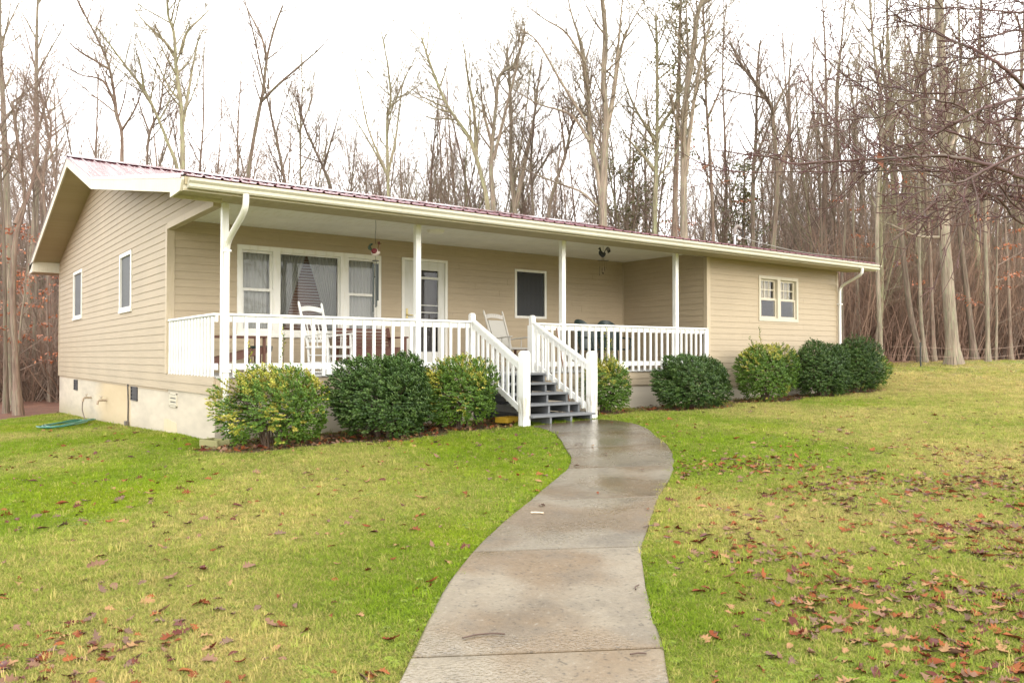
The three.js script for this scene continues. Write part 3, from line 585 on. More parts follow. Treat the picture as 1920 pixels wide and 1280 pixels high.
// ------------------------------------------------------------------ porch furniture and hangings
function rockingChair(label, pos, turn, woven) {
  const c = thing('rocking_chair', label, 'rocking chair', pos, turn), m = woven ? M.greyRock : M.white;
  const bk = (x, y) => V(x, y, -.20 - (y - .42) * (woven ? .36 : .26)); // back leans away from +z, the way the chair faces
  for (const s of [-1, 1]) {
    mesh('rocker', tube(curve([V(s * .25, .085, -.52), V(s * .25, .03, -.25), V(s * .25, .02, .05), V(s * .25, .05, .32), V(s * .25, .09, .44)], 14), .017, 6), m, c);
    mesh('back_post', tube([V(s * .24, .05, -.18), V(s * .24, .42, -.2), bk(s * .255, .8), bk(s * .265, 1.12), bk(s * .265, 1.16)], [.02, .022, .022, .02, .012], 8), m, c);
    mesh('leg', tube([V(s * .28, .05, .25), V(s * .28, .4, .24), V(s * .28, .63, .23)], [.02, .023, .018], 8), m, c);
    mesh('arm', bar(bk(s * .27, .6), V(s * .29, .645, .28), .065, .022, V(0, 1, 0)), m, c);
    for (const y of [.18, .29]) mesh('stretcher', bar(V(s * .25, y, -.18), V(s * .28, y, .24), .018, .018), m, c);
    mesh('arm_spindle', bar(V(s * .275, .42, .03), V(s * .28, .63, .03), .016, .016, V(1, 0, 0)), m, c);
  }
  mesh('seat', [bx(-.29, .29, .40, .43, -.22, .27, .01), bx(-.27, .27, .43, .44, -.2, .25, .004)], m, c);
  for (const y of [.16, .27]) mesh('stretcher', bar(V(-.28, y, .24), V(.28, y, .24), .018, .018), m, c);
  const rail = (y0, y1, bow) => { const p = [], n = 8; for (let i = 0; i <= n; i++) { const t = i / n * 2 - 1; p.push(bk(t * .25, y1 + bow * (1 - t * t)).add(V(0, 0, -.02 * (1 - t * t)))); } const g = []; for (let i = 0; i < n; i++) { const a = p[i].clone(), b = p[i + 1].clone(), h = y1 - y0; a.y -= h / 2; b.y -= h / 2; g.push(bar(a, b, .018, h, V(0, 1, 0), .003)); } return g; };
  mesh('crest_rail', rail(.99, 1.07, .03), m, c);
  if (woven) {
    const w = tex(128, 128, (u, v) => { const k = .55 + .45 * (Math.sin(u * 201) * Math.sin(v * 201) > 0 ? 1 : .4); return [k, k, k * .98]; }, 3);
    const wm = mat([.55, .53, .49], .8, { map: w });
    const P = (u, v, d) => bk(u, v).add(V(0, 0, d)); mesh('woven_back', slab([[-.2, .47], [.2, .47], [.215, .97], [-.215, .97]], P, () => .012, -.012), wm, c);
    mesh('back_rail', rail(.44, .48, 0), m, c);
  } else {
    mesh('back_rail', rail(.86, .92, .012), m, c); mesh('back_rail', rail(.5, .55, 0), m, c);
    for (let k = -2; k <= 2; k++) mesh('spindle', tube([bk(k * .085, .52), bk(k * .088, .88)], .009, 6), m, c);
  }
  return c;
}
rockingChair('white rocking chair with spindle back in front of the triple window', [2.1, 0, -1.0], .42, false);
rockingChair('pale rocking chair with woven back beside the porch stairs', [5.88, 0, -1.12], .2, true);
{ // slatted brown bench
  const b = thing('bench', 'reddish brown slatted wooden bench between triple window and front door', 'bench', [3.33, 0, -1.95], .06), w = .56;
  for (let k = 0; k < 6; k++) { const y = .42 + k * .062, z = -.22 - (y - .42) * .22; mesh('back_slat', bx(-w, w, y, y + .05, z - .01, z + .01, .004), M.brown, b); }
  for (let k = 0; k < 6; k++) { const z = -.2 + k * .085; mesh('seat_slat', bx(-w - .03, w + .03, .415, .435, z, z + .07, .004), M.brown, b); }
  mesh('apron', bx(-w - .03, w + .03, .27, .41, .27, .295, .004), M.brown, b);
  for (const s of [-1, 1]) {
    for (const z of [-.2, .27]) mesh('leg', bx(s * w - .03, s * w + .03, 0, z > 0 ? .6 : .42, z - .03, z + .03, .005), M.brown, b);
    mesh('arm', bx(s * w - .05, s * w + .05, .6, .63, -.32, .34, .008), M.brown, b); mesh('back_post', bar(V(s * w, .4, -.2), V(s * w, .8, -.32), .05, .04, V(0, 0, 1)), M.brown, b);
  }
}
{ // low wooden lounge chair half hidden by the corner post
  const b = thing('lounge_chair', 'low brown wooden lounge chair behind the corner post', 'lounge chair', [.75, 0, -1.35], 1.45);
  for (const s of [-1, 1]) {
    mesh('arm', bx(s * .32 - .05, s * .32 + .05, .56, .585, -.45, .42, .006), M.brown, b);
    mesh('side_rail', bar(V(s * .28, .16, -.5), V(s * .28, .38, .38), .03, .11), M.brown, b);
    mesh('leg', bx(s * .3 - .03, s * .3 + .03, 0, .56, .32, .36, .005), M.brown, b);
  }
  for (let k = 0; k < 5; k++) mesh('seat_slat', bar(V(-.28, .21 + k * .045, -.3 + k * .16), V(.28, .21 + k * .045, -.3 + k * .16), .13, .02, V(0, 1, -.3)), M.brown, b);
  for (let k = 0; k < 4; k++) mesh('back_slat', bar(V(-.21 + k * .14, .2, -.38), V(-.21 + k * .14, .56, -.56), .1, .02, V(0, 0, 1)), M.brown, b);
}
{
  const s = thing('stool', 'small stool with dark green top and brown legs', 'stool', [1.22, 0, -1.7], .3);
  mesh('seat', new THREE.CylinderGeometry(.21, .2, .09, 24).translate(0, .395, 0), M.greenChair, s);
  for (let k = 0; k < 4; k++) { const a = k * 1.571 + .6; mesh('leg', tube([V(Math.cos(a) * .15, .36, Math.sin(a) * .15), V(Math.cos(a) * .2, 0, Math.sin(a) * .2)], [.024, .018], 7), M.brown, s); }
  mesh('ring', new THREE.TorusGeometry(.17, .012, 6, 24).rotateX(1.571).translate(0, .16, 0), M.brown, s);
}
function roundChair(label, pos, turn, group) { // moulded round-back garden chair
  const c = thing('garden_chair', label, 'garden chair', pos, turn, group), m = M.greenChair;
  const prof = [], p = [], uv = [], idx = [], n = 14, k = 8;
  for (let j = 0; j <= k; j++) for (let i = 0; i <= n; i++) { const a = lerp(-1.25, 1.25, i / n), v = j / k, top = 1.09 - .36 * Math.pow(Math.abs(a) / 1.25, 2.4), y = lerp(.42, top, v), r = .29 + .04 * v; p.push(Math.sin(a) * r, y, -Math.cos(a) * r - .1 * v); uv.push(i / n, v); }
  for (let j = 0; j < k; j++) for (let i = 0; i < n; i++) { const a = j * (n + 1) + i; idx.push(a, a + 1, a + n + 1, a + 1, a + n + 2, a + n + 1); }
  mesh('backrest', geo(p, uv, idx), m, c);
  mesh('seat', new THREE.CylinderGeometry(.29, .27, .035, 24).translate(0, .42, 0), m, c);
  for (const s of [-1, 1]) { mesh('arm', tube(curve([V(s * .3, .68, -.16), V(s * .34, .67, .05), V(s * .31, .64, .24), V(s * .27, .42, .27)], 12), .022, 7), m, c); for (const z of [-.22, .22]) mesh('leg', tube([V(s * .2, .42, z), V(s * .26, 0, z * 1.3)], [.022, .018], 6), m, c); }
  return c;
}
roundChair('dark green round-backed chair on the porch, the one nearer the stairs', [8.55, 0, -1.72], .1);
roundChair('dark green round-backed chair near the inside corner of the porch', [9.22, 0, -1.78], -.3);
{ const t = thing('side_table', 'low dark side table by the wall between woven rocker and green chairs', 'table', [7.05, 0, -2.0]); mesh('table_top', bx(-.3, .3, .4, .43, -.22, .22, .006), M.brown, t); for (const x of [-.26, .26]) for (const z of [-.18, .18]) mesh('leg', bx(x - .02, x + .02, 0, .4, z - .02, z + .02, .003), M.brown, t); }
{ // painted rooster wind chime
  const c = thing('wind_chime', 'painted red and white rooster wind chime with grey tubes', 'wind chime', [2.72, 1.98, -.55], -.64); c.scale.setScalar(.75);
  mesh('hook', tube(curve([V(0, .69, 0), V(.005, .5, 0), V(-.01, .33, 0), V(0, .16, 0)], 10), .005, 5), M.blackMetal, c);
  const body = new THREE.SphereGeometry(.1, 18, 12).scale(1, .85, .6).translate(0, -.02, 0);
  mesh('body', body, mat([.55, .47, .42], .5), c);
  mesh('wing', new THREE.SphereGeometry(.068, 14, 10).scale(1, .9, .55).translate(-.02, -.0, .04), mat([.15, .014, .022], .6), c);
  const tl = []; for (let k = 0; k < 5; k++) { const a = 1.5 + k * .24; tl.push(tube(curve([V(-.07, .01, 0), V(-.11 - .01 * k, .07, (k - 2) * .008), V(-.13 + k * .012, .1 + .015 * k, (k - 2) * .012), V(-.10 + k * .012, .13 + .004 * k, (k - 2) * .012)], 8), [.016, .018, .02, .02, .019, .017, .014, .01, .005], 6)); }
  mesh('tail', tl, mat([.035, .06, .035], .6), c);
  mesh('neck', tube([V(.06, .0, 0), V(.075, .08, 0), V(.07, .15, 0)], [.045, .03, .024], 8), mat([.15, .09, .035], .6), c);
  mesh('comb', [new THREE.SphereGeometry(.03, 10, 8).translate(.07, .165, 0), new THREE.SphereGeometry(.016, 8, 6).translate(.055, .195, 0), new THREE.SphereGeometry(.015, 8, 6).translate(.08, .198, 0), new THREE.ConeGeometry(.012, .04, 8).rotateZ(-1.57).translate(.112, .16, 0)], mat([.10, .02, .016], .6), c);
  mesh('ring', new THREE.TorusGeometry(.07, .006, 6, 20).rotateX(1.571).translate(0, -.21, 0), M.blackMetal, c); mesh('chain', tube([V(0, -.1, 0), V(0, -.5, 0)], .003, 4), M.blackMetal, c);
  const L = [.8, .95, 1.05, .88, .92]; for (let k = 0; k < 5; k++) { const a = k * 1.257; mesh('chime_tube', tube([V(Math.cos(a) * .055, -.27, Math.sin(a) * .055), V(Math.cos(a) * .055, -.27 - L[k], Math.sin(a) * .055)], .016, 8), M.chime, c); }
  mesh('clapper', new THREE.CylinderGeometry(.035, .035, .014, 14).translate(0, -.56, 0), M.dark, c);
}
{ // black cut metal rooster with small chimes
  const c = thing('wind_chime', 'black cut metal rooster wind chime with thin rods', 'wind chime', [7.72, 2.2, -.5], -.62), s = .95; c.scale.setScalar(.68); c.position.y = 2.3;
  mesh('hook', tube([V(0, .3, 0), V(0, .1, 0)], .004, 5), M.blackMetal, c);
  const sh = new THREE.Shape([[-.13, .2], [-.1, .23], [-.07, .2], [-.06, .13], [0, .06], [.05, .07], [.09, .03], [.06, -.05], [.01, -.09], [-.03, -.1], [-.08, -.06], [-.13, 0], [-.14, .07], [-.11, .14], [-.16, .17]].map(p => new THREE.Vector2(p[0] * s, p[1] * s)));
  mesh('body', new THREE.ExtrudeGeometry(sh, { depth: .008, bevelEnabled: false }).translate(0, 0, -.004), M.blackMetal, c);
  for (let k = 0; k < 4; k++) mesh('tail_feather', tube(curve([V(.03, .02, 0), V(.05 + .01 * k, .1 + .02 * k, 0), V(.09 + .015 * k, .15 + .022 * k, 0), V(.13 + .02 * k, .11 + .02 * k, 0), V(.15 + .02 * k, .04 + .012 * k, 0)], 12), .011, 5), M.blackMetal, c);
  mesh('leg', [tube([V(-.03, -.08, 0), V(-.03, -.17, 0)], .007, 5), tube([V(.02, -.07, 0), V(.02, -.17, 0)], .007, 5)], M.blackMetal, c);
  mesh('base', bx(-.16, .16, -.185, -.17, -.02, .02, .003), M.blackMetal, c);
  [-.1, -.03, .04, .09].forEach((x, k) => mesh('chime_rod', tube([V(x, -.18, 0), V(x, -.36 - .03 * (k % 2), 0), V(x, -.36 - .03 * (k % 2), 0), V(x, -.62 + .07 * k, 0)], [.0015, .0015, .006, .006], 6), M.chime, c));
  mesh('clapper', new THREE.SphereGeometry(.02, 8, 6).translate(0, -.55, 0), M.blackMetal, c);
}
{ const s = tube([V(5.93, -.8, .62), V(6.0, .78, .1)], [.016, .013], 7); tag(mesh('walking_stick', s, mat([.2, .11, .07], .6)), 'brown wooden pole leaning against the porch behind right stair rail', 'pole'); }

// ------------------------------------------------------------------ small things by the foundation
{
  const p = [], A = V(-1.25, 0, -6.2), B = V(-.22, 0, -8.6), ax = B.clone().sub(A), sd = V(-ax.z, 0, ax.x).normalize();
  for (let k = 0; k < 64; k++) { const t = k / 63, ph = t * 6.283 * 3.6, u = .5 + (.46 - .1 * vn(k * .2, 8)) * Math.cos(ph) , w = (.2 + .16 * vn(k * .13, 2)) * Math.sin(ph) + .1 * Math.sin(ph * 2 + 4 * t), q = A.clone().addScaledVector(ax, u).addScaledVector(sd, w); if (q.x > -.12) q.x = -.12 - .1 * vn(k, 1); p.push(V(q.x, hgt(q.x, q.z) + .035 + .05 * vn(k * .5, 3), q.z)); }
  tag(mesh('garden_hose', tube(curve(p, 420), .013, 6), mat([.05, .20, .15], .35)), 'loosely coiled green garden hose on grass beside the foundation', 'garden hose');
}
{
  const s = thing('splash_block', 'mossy concrete splash block on the ground under corner downspout', 'splash block', [-.1, hgt(-.1, .45) - .03, .42], .45); s.scale.set(.62, .8, .66);
  const m = mat([.27, .255, .11], .9, { map: dirtTex });
  mesh('tray', bx(-.19, .19, 0, .05, -.25, .25, .015), m, s); for (const x of [-.17, .17]) mesh('side_wall', bx(x - .03, x + .03, .04, .15, -.25, .25, .012), m, s); mesh('end_wall', bx(-.19, .19, .04, .16, -.25, -.2, .012), m, s);
}
{
  const b = thing('bird_feeder', 'weathered yellow plastic tray lying beside left stair post', 'tray', [4.32, hgt(4.32, .85) + .02, .92], .35), m = mat([.45, .28, .02], .5, { map: dirtTex });
  b.name = 'yellow_tray';
  mesh('bottom', bx(-.2, .2, 0, .02, -.11, .11, .006), m, b); for (const z of [-.11, .11]) mesh('rim', bx(-.2, .2, 0, .085, z - .012, z + .012, .006), m, b); for (const x of [-.19, .19]) mesh('rim', bx(x - .012, x + .012, 0, .085, -.1, .1, .006), m, b);
}

// ------------------------------------------------------------------ shrubs
const leafMats = {};
function leafGeo(L, w, fold) { return [[0, 0, 0], [w * .5, fold, L * .45], [0, 0, L * .5], [-w * .5, fold, L * .45], [0, -fold * .5, L]]; } // tip at the end, midrib low
function shrub(label, x, z, rx, ry, rz, y0, kind, seed, n, sprigs = []) {
  const r = rng(seed), gy = hgt(x, z), t = thing('shrub', label, 'shrub', [x, gy, z]);
  const p = [], c = [], idx = [], nr = [];
  const tints = kind === 'dark' ? [[.034, .075, .010], [.05, .105, .014], [.085, .14, .028], [.022, .05, .009]] : [[.115, .20, .016], [.25, .29, .025], [.46, .40, .07], [.07, .145, .016]];
  const leaf = (o, dir, up, L, w, col) => {
    const side = dir.clone().cross(up).normalize(), nn = side.clone().cross(dir).normalize(), b = p.length / 3;
    for (const [a, f, l] of leafGeo(L, w, .18 * w)) { p.push(o.x + side.x * a + nn.x * f + dir.x * l, o.y + side.y * a + nn.y * f + dir.y * l, o.z + side.z * a + nn.z * f + dir.z * l); c.push(...col); }
    idx.push(b, b + 1, b + 2, b, b + 2, b + 3, b + 1, b + 4, b + 2, b + 2, b + 4, b + 3);
  };
  const tw = new Tubes();
  const lump = (d) => 0.74 + .5 * (fbm(d.x * 2.3 + seed, d.y * 2.3 + d.z * 2.1 + seed * 2, 3) - .25);
  const spray = (o, out, dens, sz) => { // one leafy shoot tip
    const dir = out.clone().add(V(r() - .5, r() * .9 - .1, r() - .5)).normalize(), len = sz * (1.2 + r()), yel = kind === 'dark' ? r() : clamp(fbm(o.x * 4 + seed, o.y * 4 + o.z * 3, 2) * 1.5 - .62 + .6 * smooth(ry * .8, ry * 2, o.y) + (r() - .5) * .55, 0, 1);
    let col = kind === 'dark' ? mix3(tints[r() * 3 | 0], tints[r() * 4 | 0], r()) : yel > .55 ? mix3(tints[1], tints[2], r()) : mix3(tints[0], tints[3], r());
    for (let k = 0; k < dens; k++) {
      const a = k * 2.4 + r() * .6, q = o.clone().addScaledVector(dir, len * k / dens), s1 = V(Math.cos(a), 0, Math.sin(a)); const ld = s1.addScaledVector(dir, .55 + .5 * k / dens).add(V(0, .15 - .1 * r(), 0)).normalize();
      leaf(q, ld, dir.clone().add(V(r() * .4 - .2, .3, r() * .4 - .2)).normalize(), sz * (.75 + .5 * r()), sz * (.42 + .15 * r()), mul(col, .75 + .5 * r()));
    }
  };
  for (let i = 0; i < n * 2.9; i++) {
    const u = r() * 2 - 1, a = r() * 6.283, s = Math.pow(1 - Math.pow(Math.abs(u), 2.35), 1 / 2.35), d = V(s * Math.cos(a), u, s * Math.sin(a));
    if (d.y < -.86) continue;
    const depth = 1 - Math.pow(r(), 2.2) * .55, k = lump(d) * depth, o = V(d.x * rx * k, Math.max(.04, y0 + ry + d.y * ry * k * (d.y < 0 ? 1.12 : 1)), d.z * rz * k);
    if (kind !== 'dark' && fbm(o.x * 3.2 + seed * 7, o.y * 3.2 + o.z * 2.6, 2) < .22 + .12 * smooth(ry, 0, o.y)) continue;
    if (z + o.z < .06 && x + o.x < L2) o.z = .06 - z + r() * .05;
    spray(o, d, 8, kind === 'dark' ? .042 : .041);
  }
  for (const [sx, sy, sz] of sprigs) { const top = V(sx, sy, sz), base = V(sx * .6, y0 + ry * 1.3, sz * .5); tw.add(curve([base, base.clone().lerp(top, .5).add(V(.02, 0, 0)), top], 6), [.008, .007, .006, .005, .004, .003, .002], 4); for (let k = 0; k < 12; k++) spray(base.clone().lerp(top, .3 + .7 * k / 11), V(0, .6, 0), 4, .042); }
  for (let k = 0; k < 16; k++) { const a = r() * 6.283, e = V(Math.cos(a) * rx * .7, y0 + ry * (.8 + r() * .8), Math.sin(a) * rz * .7); const b = V(Math.cos(a) * .1, -.05, Math.sin(a) * .08); tw.add(curve([b, V(e.x * .35, e.y * .45, e.z * .35), e], 7), [.016, .015, .013, .011, .009, .007, .005, .003], 5); }
  const g = geo(p, null, idx); g.setAttribute('color', new THREE.Float32BufferAttribute(c, 3));
  const key = kind; leafMats[key] ??= phys([1, 1, 1], kind === 'dark' ? .5 : .55, { specularIntensity: .6, vertexColors: true, transmission: kind === 'dark' ? .12 : .22, thickness: 0 });
  mesh('stems', tw.get(), mat([.085, .055, .035], .8), t); mesh('foliage', g, leafMats[key], t);
  return t;
}
shrub('yellow green variegated shrub at the left corner of the porch', .47, .92, .78, .53, .6, .0, 'light', 11, 950, [[.2, 1.5, -.1], [-.32, 1.32, 0]]);
shrub('wide dark green holly shrub between two yellow green ones left of stairs', 2.06, .98, .86, .60, .62, -.02, 'dark', 12, 1500);
shrub('yellow green shrub against the left stair rail', 3.42, .92, .64, .57, .56, .0, 'light', 13, 900);
shrub('small dark green shrub tucked in behind the wide holly', 2.72, .5, .45, .56, .32, .06, 'dark', 19, 600);
shrub('narrow upright yellow green shrub right of the stair post', 6.62, .72, .48, .5, .42, 0, 'light', 14, 650, [[.02, 1.5, 0], [.12, 1.28, .05], [-.45, 1.05, .1]]);
shrub('broad low dark green shrub below the right end of the railing', 8.72, .92, 1.0, .54, .58, -.04, 'dark', 15, 1500);
shrub('yellow green shrub under the six-pane room window', 11.15, .85, .8, .62, .6, 0, 'light', 16, 1100, [[-.25, 1.5, 0], [-.55, 1.3, 0]]);
shrub('dark green shrub in front of the room wall, right of its window', 13.2, .85, .85, .66, .6, -.04, 'dark', 17, 1300);
shrub('dark green shrub at the far corner below the white downspout', 14.75, .75, .72, .68, .6, -.04, 'dark', 18, 1200);
shrub('sprawling yellow green shrub beyond the far corner of the house', 15.95, .45, .6, .44, .5, .05, 'light', 20, 420, [[.9, .35, .1]]);

// ------------------------------------------------------------------ trees
const barkT = (seed, ca, cb, cl) => tex(256, 512, (u, v) => { const a = fbm(u * 14 + seed, v * 6, 4), s = fbm(u * 30 + seed, v * 5, 2), l = smooth(.52, .7, fbm(u * 5 + 9, v * 9 + seed, 4)); let c = mix3(ca, cb, clamp(a * 1.4 - .2, 0, 1)); c = mul(c, .68 + 1.15 * s * s + .2 * s); return mix3(c, mul(cl, .6 + .8 * s), l * .75); }, 1, true);
const barkBump = tex(256, 512, (u, v) => { const a = fbm(u * 26, v * 5, 3), b = fbm(u * 60, v * 30, 2); const k = clamp(a * 1.3 + b * .3 - .3, 0, 1); return [k, k, k]; }), BB = { bumpMap: barkBump, bumpScale: .02 };
const BARK = {
  pale: mat([1, 1, 1], .9, { map: barkT(3, [.21, .165, .12], [.31, .25, .19], [.30, .29, .19]), ...BB }),
  lichen: mat([1, 1, 1], .9, { map: barkT(5, [.22, .18, .12], [.30, .27, .17], [.34, .35, .19]), ...BB }),
  dark: mat([1, 1, 1], .9, { map: barkT(8, [.14, .10, .075], [.24, .18, .135], [.17, .16, .10]), ...BB }),
  red: mat([1, 1, 1], .9, { map: barkT(9, [.17, .115, .085], [.26, .18, .135], [.26, .22, .16]), ...BB }),
};
const twigMat = mat([.24, .175, .135], .85), twigGreen = mat([.21, .17, .105], .85);
const rv = (r, k) => V((r() - .5) * k, (r() - .5) * k, (r() - .5) * k);
function wander(a, dir, L, n, bend, r, lift = .25) { const pts = [a.clone()], d = dir.clone(); let p = a.clone(); for (let i = 0; i < n; i++) { d.add(rv(r, bend)).add(V(0, lift / n, 0)).normalize(); p = p.clone().addScaledVector(d, L / n); pts.push(p); } return pts; }
const taper = (n, a, b, e = 1) => Array.from({ length: n }, (_, i) => lerp(a, b, Math.pow(i / (n - 1), e)));
function sideDir(r, axis, ang) { const q = rv(r, 2); q.sub(axis.clone().multiplyScalar(q.dot(axis))).normalize(); return axis.clone().multiplyScalar(Math.cos(ang)).addScaledVector(q, Math.sin(ang)).normalize(); }
// shoots along a stem: branches, their twigs and the finest twiglets
function shoots(T, pts, rad, r, o) {
  const n = pts.length - 1;
  for (let k = 0; k < o.n; k++) {
    const t = lerp(o.from, 1, (k + r()) / o.n), f = t * n, i = Math.min(n - 1, f | 0), a = pts[i].clone().lerp(pts[i + 1], f - i), ax = pts[i + 1].clone().sub(pts[i]).normalize(), ra = lerp(rad[i], rad[i + 1], f - i);
    const L = o.len * (.55 + .7 * r()) * (1.15 - .6 * t), d = sideDir(r, ax, o.ang * (.7 + .6 * r())); if (o.level > 1) d.y = Math.abs(d.y) * .8 + .1; d.normalize();
    const m = o.level > 1 ? 5 : 3, q = wander(a, d, L, m, o.level > 1 ? .3 : .38, r, o.lift), r0 = Math.min(ra * .62, o.rad * (.6 + .7 * r())), R = taper(m + 1, Math.max(r0, o.min), o.min * .7);
    (o.level > 1 ? T.limb : T.twig).add(q, R, o.level > 1 ? 5 : 3);
    if (o.level > 0) shoots(T, q, R, r, { n: o.level > 1 ? o.sub : o.sub2, from: .2, len: L * (o.level > 1 ? .5 : .42), ang: .75, rad: R[0] * .55, min: o.min * .75, level: o.level - 1, lift: .15, sub: o.sub, sub2: o.sub2 });
  }
}
function treeParts(t, T, bark, twig) { mesh('trunk', T.trunk.get(), bark, t); if (T.limb.i.length) mesh('limbs', T.limb.get(), bark, t); if (T.twig.i.length) mesh('crown', T.twig.get(), twig, t); }
const newT = () => ({ trunk: new Tubes(), limb: new Tubes(), twig: new Tubes() });
// a tree whose stems were measured: each stem a list of photograph pixels at the tree's distance
function keyTree(label, depth, wpx, stems, bark, seed, o = {}) {
  const r = rng(seed), P0 = at(stems[0][0][0], stems[0][0][1], depth), gy = hgt(P0.x, P0.z), base = V(P0.x, gy, P0.z);
  const t = thing('tree', label, 'tree', [base.x, gy, base.z]), T = newT(), r0 = wpx / 2 / CAM.f * depth;
  stems.forEach((s, si) => {
    const dz = si ? (r() - .5) * 4 : 0, dm = s.length;
    let pts = s.map(([x, y], i) => at(x, y, depth + dz * i / dm).sub(base)); 
    let start = si ? (o.w?.[si] ?? .6) * r0 : r0;
    if (!si) { const b = pts[0]; if (b.y > .6) pts = [V(b.x * .5, -.2, b.z * .5), V(b.x * .6, .35, b.z * .6), ...pts]; else pts.unshift(V(b.x, -.3, b.z)); }
    const q = curve(pts, Math.max(12, pts.length * 4)), n = q.length, end = si ? .012 : Math.max(.02, start * (o.end ?? .3)), R = taper(n, start, end, .9);
    if (!si) for (let i = 0; i < n; i++) { const h = q[i].y; if (h < .9) R[i] *= 1 + .55 * Math.pow(1 - clamp(h / .9, 0, 1), 2); }
    (si ? T.limb : T.trunk).add(q, R, si ? 8 : 14, si ? .1 : .16);
    const from = si ? .25 : clamp((o.clear ?? 6) / (q[n - 1].y || 1), .2, .9);
    const SL = q[0].distanceTo(q[n - 1]);
    shoots(T, q, R, r, { n: Math.round((o.n ?? 11) * 1.35 * clamp(SL / 9, .4, 1.3)), from, len: clamp(SL * .3, .9, 3.2) * (o.len ?? 1), ang: .75, rad: .035, min: .0075, level: 2, lift: .5, sub: (o.sub ?? 7) + 2, sub2: (o.sub2 ?? 5) + 2 });
  });
  treeParts(t, T, BARK[bark], bark === 'lichen' || bark === 'pale' ? twigGreen : twigMat);
  return t;
}
let ks = 100; const KT = (label, d, w, stems, bark, o) => keyTree(label, d, w, stems, bark, ks++, o);
KT('reddish forked tree behind the roof, left of the tall lichen tree', 30, 9, [[[228, 310], [227, 245], [218, 215], [214, 180], [205, 130], [190, 90], [160, 30], [145, 0]], [[227, 245], [237, 230], [252, 205], [262, 180], [272, 150]], [[214, 190], [190, 150], [150, 140], [110, 118]], [[205, 130], [180, 115], [140, 90], [112, 62]]], 'red');
KT('tall grey green lichen covered tree rising behind the left roof', 28, 12, [[[342, 318], [341, 240], [338, 190], [330, 130], [325, 60], [315, 30], [312, -20]], [[342, 230], [350, 190], [360, 130], [370, 80], [380, 55]], [[330, 110], [310, 80], [290, 60], [265, 35], [245, 5]], [[338, 100], [350, 60], [375, 35], [400, 10]]], 'lichen');
KT('lichen covered tree leaning left across its straight neighbour', 29, 9, [[[332, 318], [315, 270], [295, 220], [270, 170], [240, 130], [210, 90], [180, 50]], [[270, 170], [262, 120], [250, 80]]], 'lichen', { n: 7 });
KT('thin dark tree behind the crossing of two lichen trees', 33, 7, [[[275, 312], [280, 250], [300, 200], [306, 150], [318, 100]], [[280, 250], [262, 200], [255, 160]]], 'dark');
KT('dark tree with a long right-hand fork above the left roof', 32, 10, [[[465, 335], [472, 280], [485, 210], [493, 170], [500, 110], [515, 50], [530, 10]], [[490, 190], [520, 160], [560, 125], [600, 90], [625, 60]], [[500, 110], [490, 70], [465, 20], [455, 0]]], 'dark', { n: 5, sub: 5, sub2: 4 });
KT('slender straight tree with close upright branches', 36, 6, [[[563, 348], [563, 250], [566, 180], [565, 100]], [[564, 260], [548, 200], [535, 150]], [[564, 240], [582, 190], [590, 130]]], 'lichen');
KT('leaning dark tree just left of the many-stemmed one', 35, 9, [[[621, 360], [606, 315], [590, 280], [572, 240], [560, 190]], [[606, 315], [622, 260], [640, 200]]], 'dark');
KT('greenish tree of four fanned stems above the front door', 30, 8, [[[728, 370], [727, 320], [726, 220], [732, 190], [728, 130], [715, 60]], [[727, 325], [740, 270], [748, 210], [757, 150], [775, 120]], [[727, 330], [700, 280], [670, 230], [645, 195]], [[727, 330], [690, 240], [675, 170], [660, 110]]], 'lichen', { w: [1, .7, .6, .6] });
KT('pale forked tree whose left stem sweeps far outwards', 29, 12, [[[915, 395], [900, 320], [880, 260], [840, 200], [810, 130], [790, 70]], [[893, 290], [888, 200], [878, 150], [870, 90], [855, 40]]], 'lichen', { n: 11 });
KT('upright tree sharing its foot with the sweeping one', 29.4, 12, [[[925, 397], [921, 330], [922, 280], [930, 200], [938, 140], [965, 120], [985, 60]], [[925, 300], [950, 200], [972, 110], [985, 40]], [[922, 270], [905, 200], [900, 130]]], 'pale', { n: 11 });
KT('pale tree with two straight stems left of the tallest trunk', 31, 13, [[[966, 402], [958, 320], [958, 220], [955, 150], [950, 90]], [[967, 390], [985, 300], [1000, 230], [1010, 150], [1020, 90]]], 'pale', { w: [1, .8] });
KT('thin dark tree close left of a leaning one', 30, 8, [[[1000, 408], [998, 370], [996, 300], [1003, 200], [1000, 130]], [[997, 340], [1030, 290], [1060, 260]]], 'dark');
KT('dark tree leaning right towards the tallest trunk', 28, 9, [[[1027, 412], [1040, 350], [1060, 290], [1075, 230], [1100, 190], [1110, 140]], [[1060, 290], [1052, 230], [1040, 180]]], 'dark');
KT('tallest pale tree with three great upright stems behind the roof', 27, 19, [[[1132, 425], [1131, 380], [1135, 270], [1137, 230], [1132, 150], [1135, 60], [1125, -40]], [[1131, 385], [1121, 320], [1108, 270], [1103, 180], [1092, 90], [1070, 20], [1060, -40]], [[1137, 245], [1150, 180], [1162, 100], [1180, 50], [1215, -10]], [[1150, 180], [1162, 60], [1170, -30]], [[1120, 387], [1090, 360], [1050, 345], [1000, 325], [930, 290]], [[1105, 265], [1070, 215], [1010, 195], [960, 165]], [[1100, 230], [1050, 150], [1000, 70], [960, 50]], [[1098, 120], [1060, 60], [1020, 35], [980, 5]]], 'pale', { w: [1, .75, .6, .4, .3, .35, .35, .3], n: 10, end: .4 });
KT('greenish straight tree beside the pine above the small window', 28, 13, [[[1228, 442], [1230, 330], [1232, 260], [1232, 100], [1230, 30]], [[1228, 320], [1205, 290], [1180, 262], [1160, 230]], [[1230, 265], [1190, 200], [1160, 120]], [[1231, 250], [1262, 200], [1285, 150]]], 'lichen');
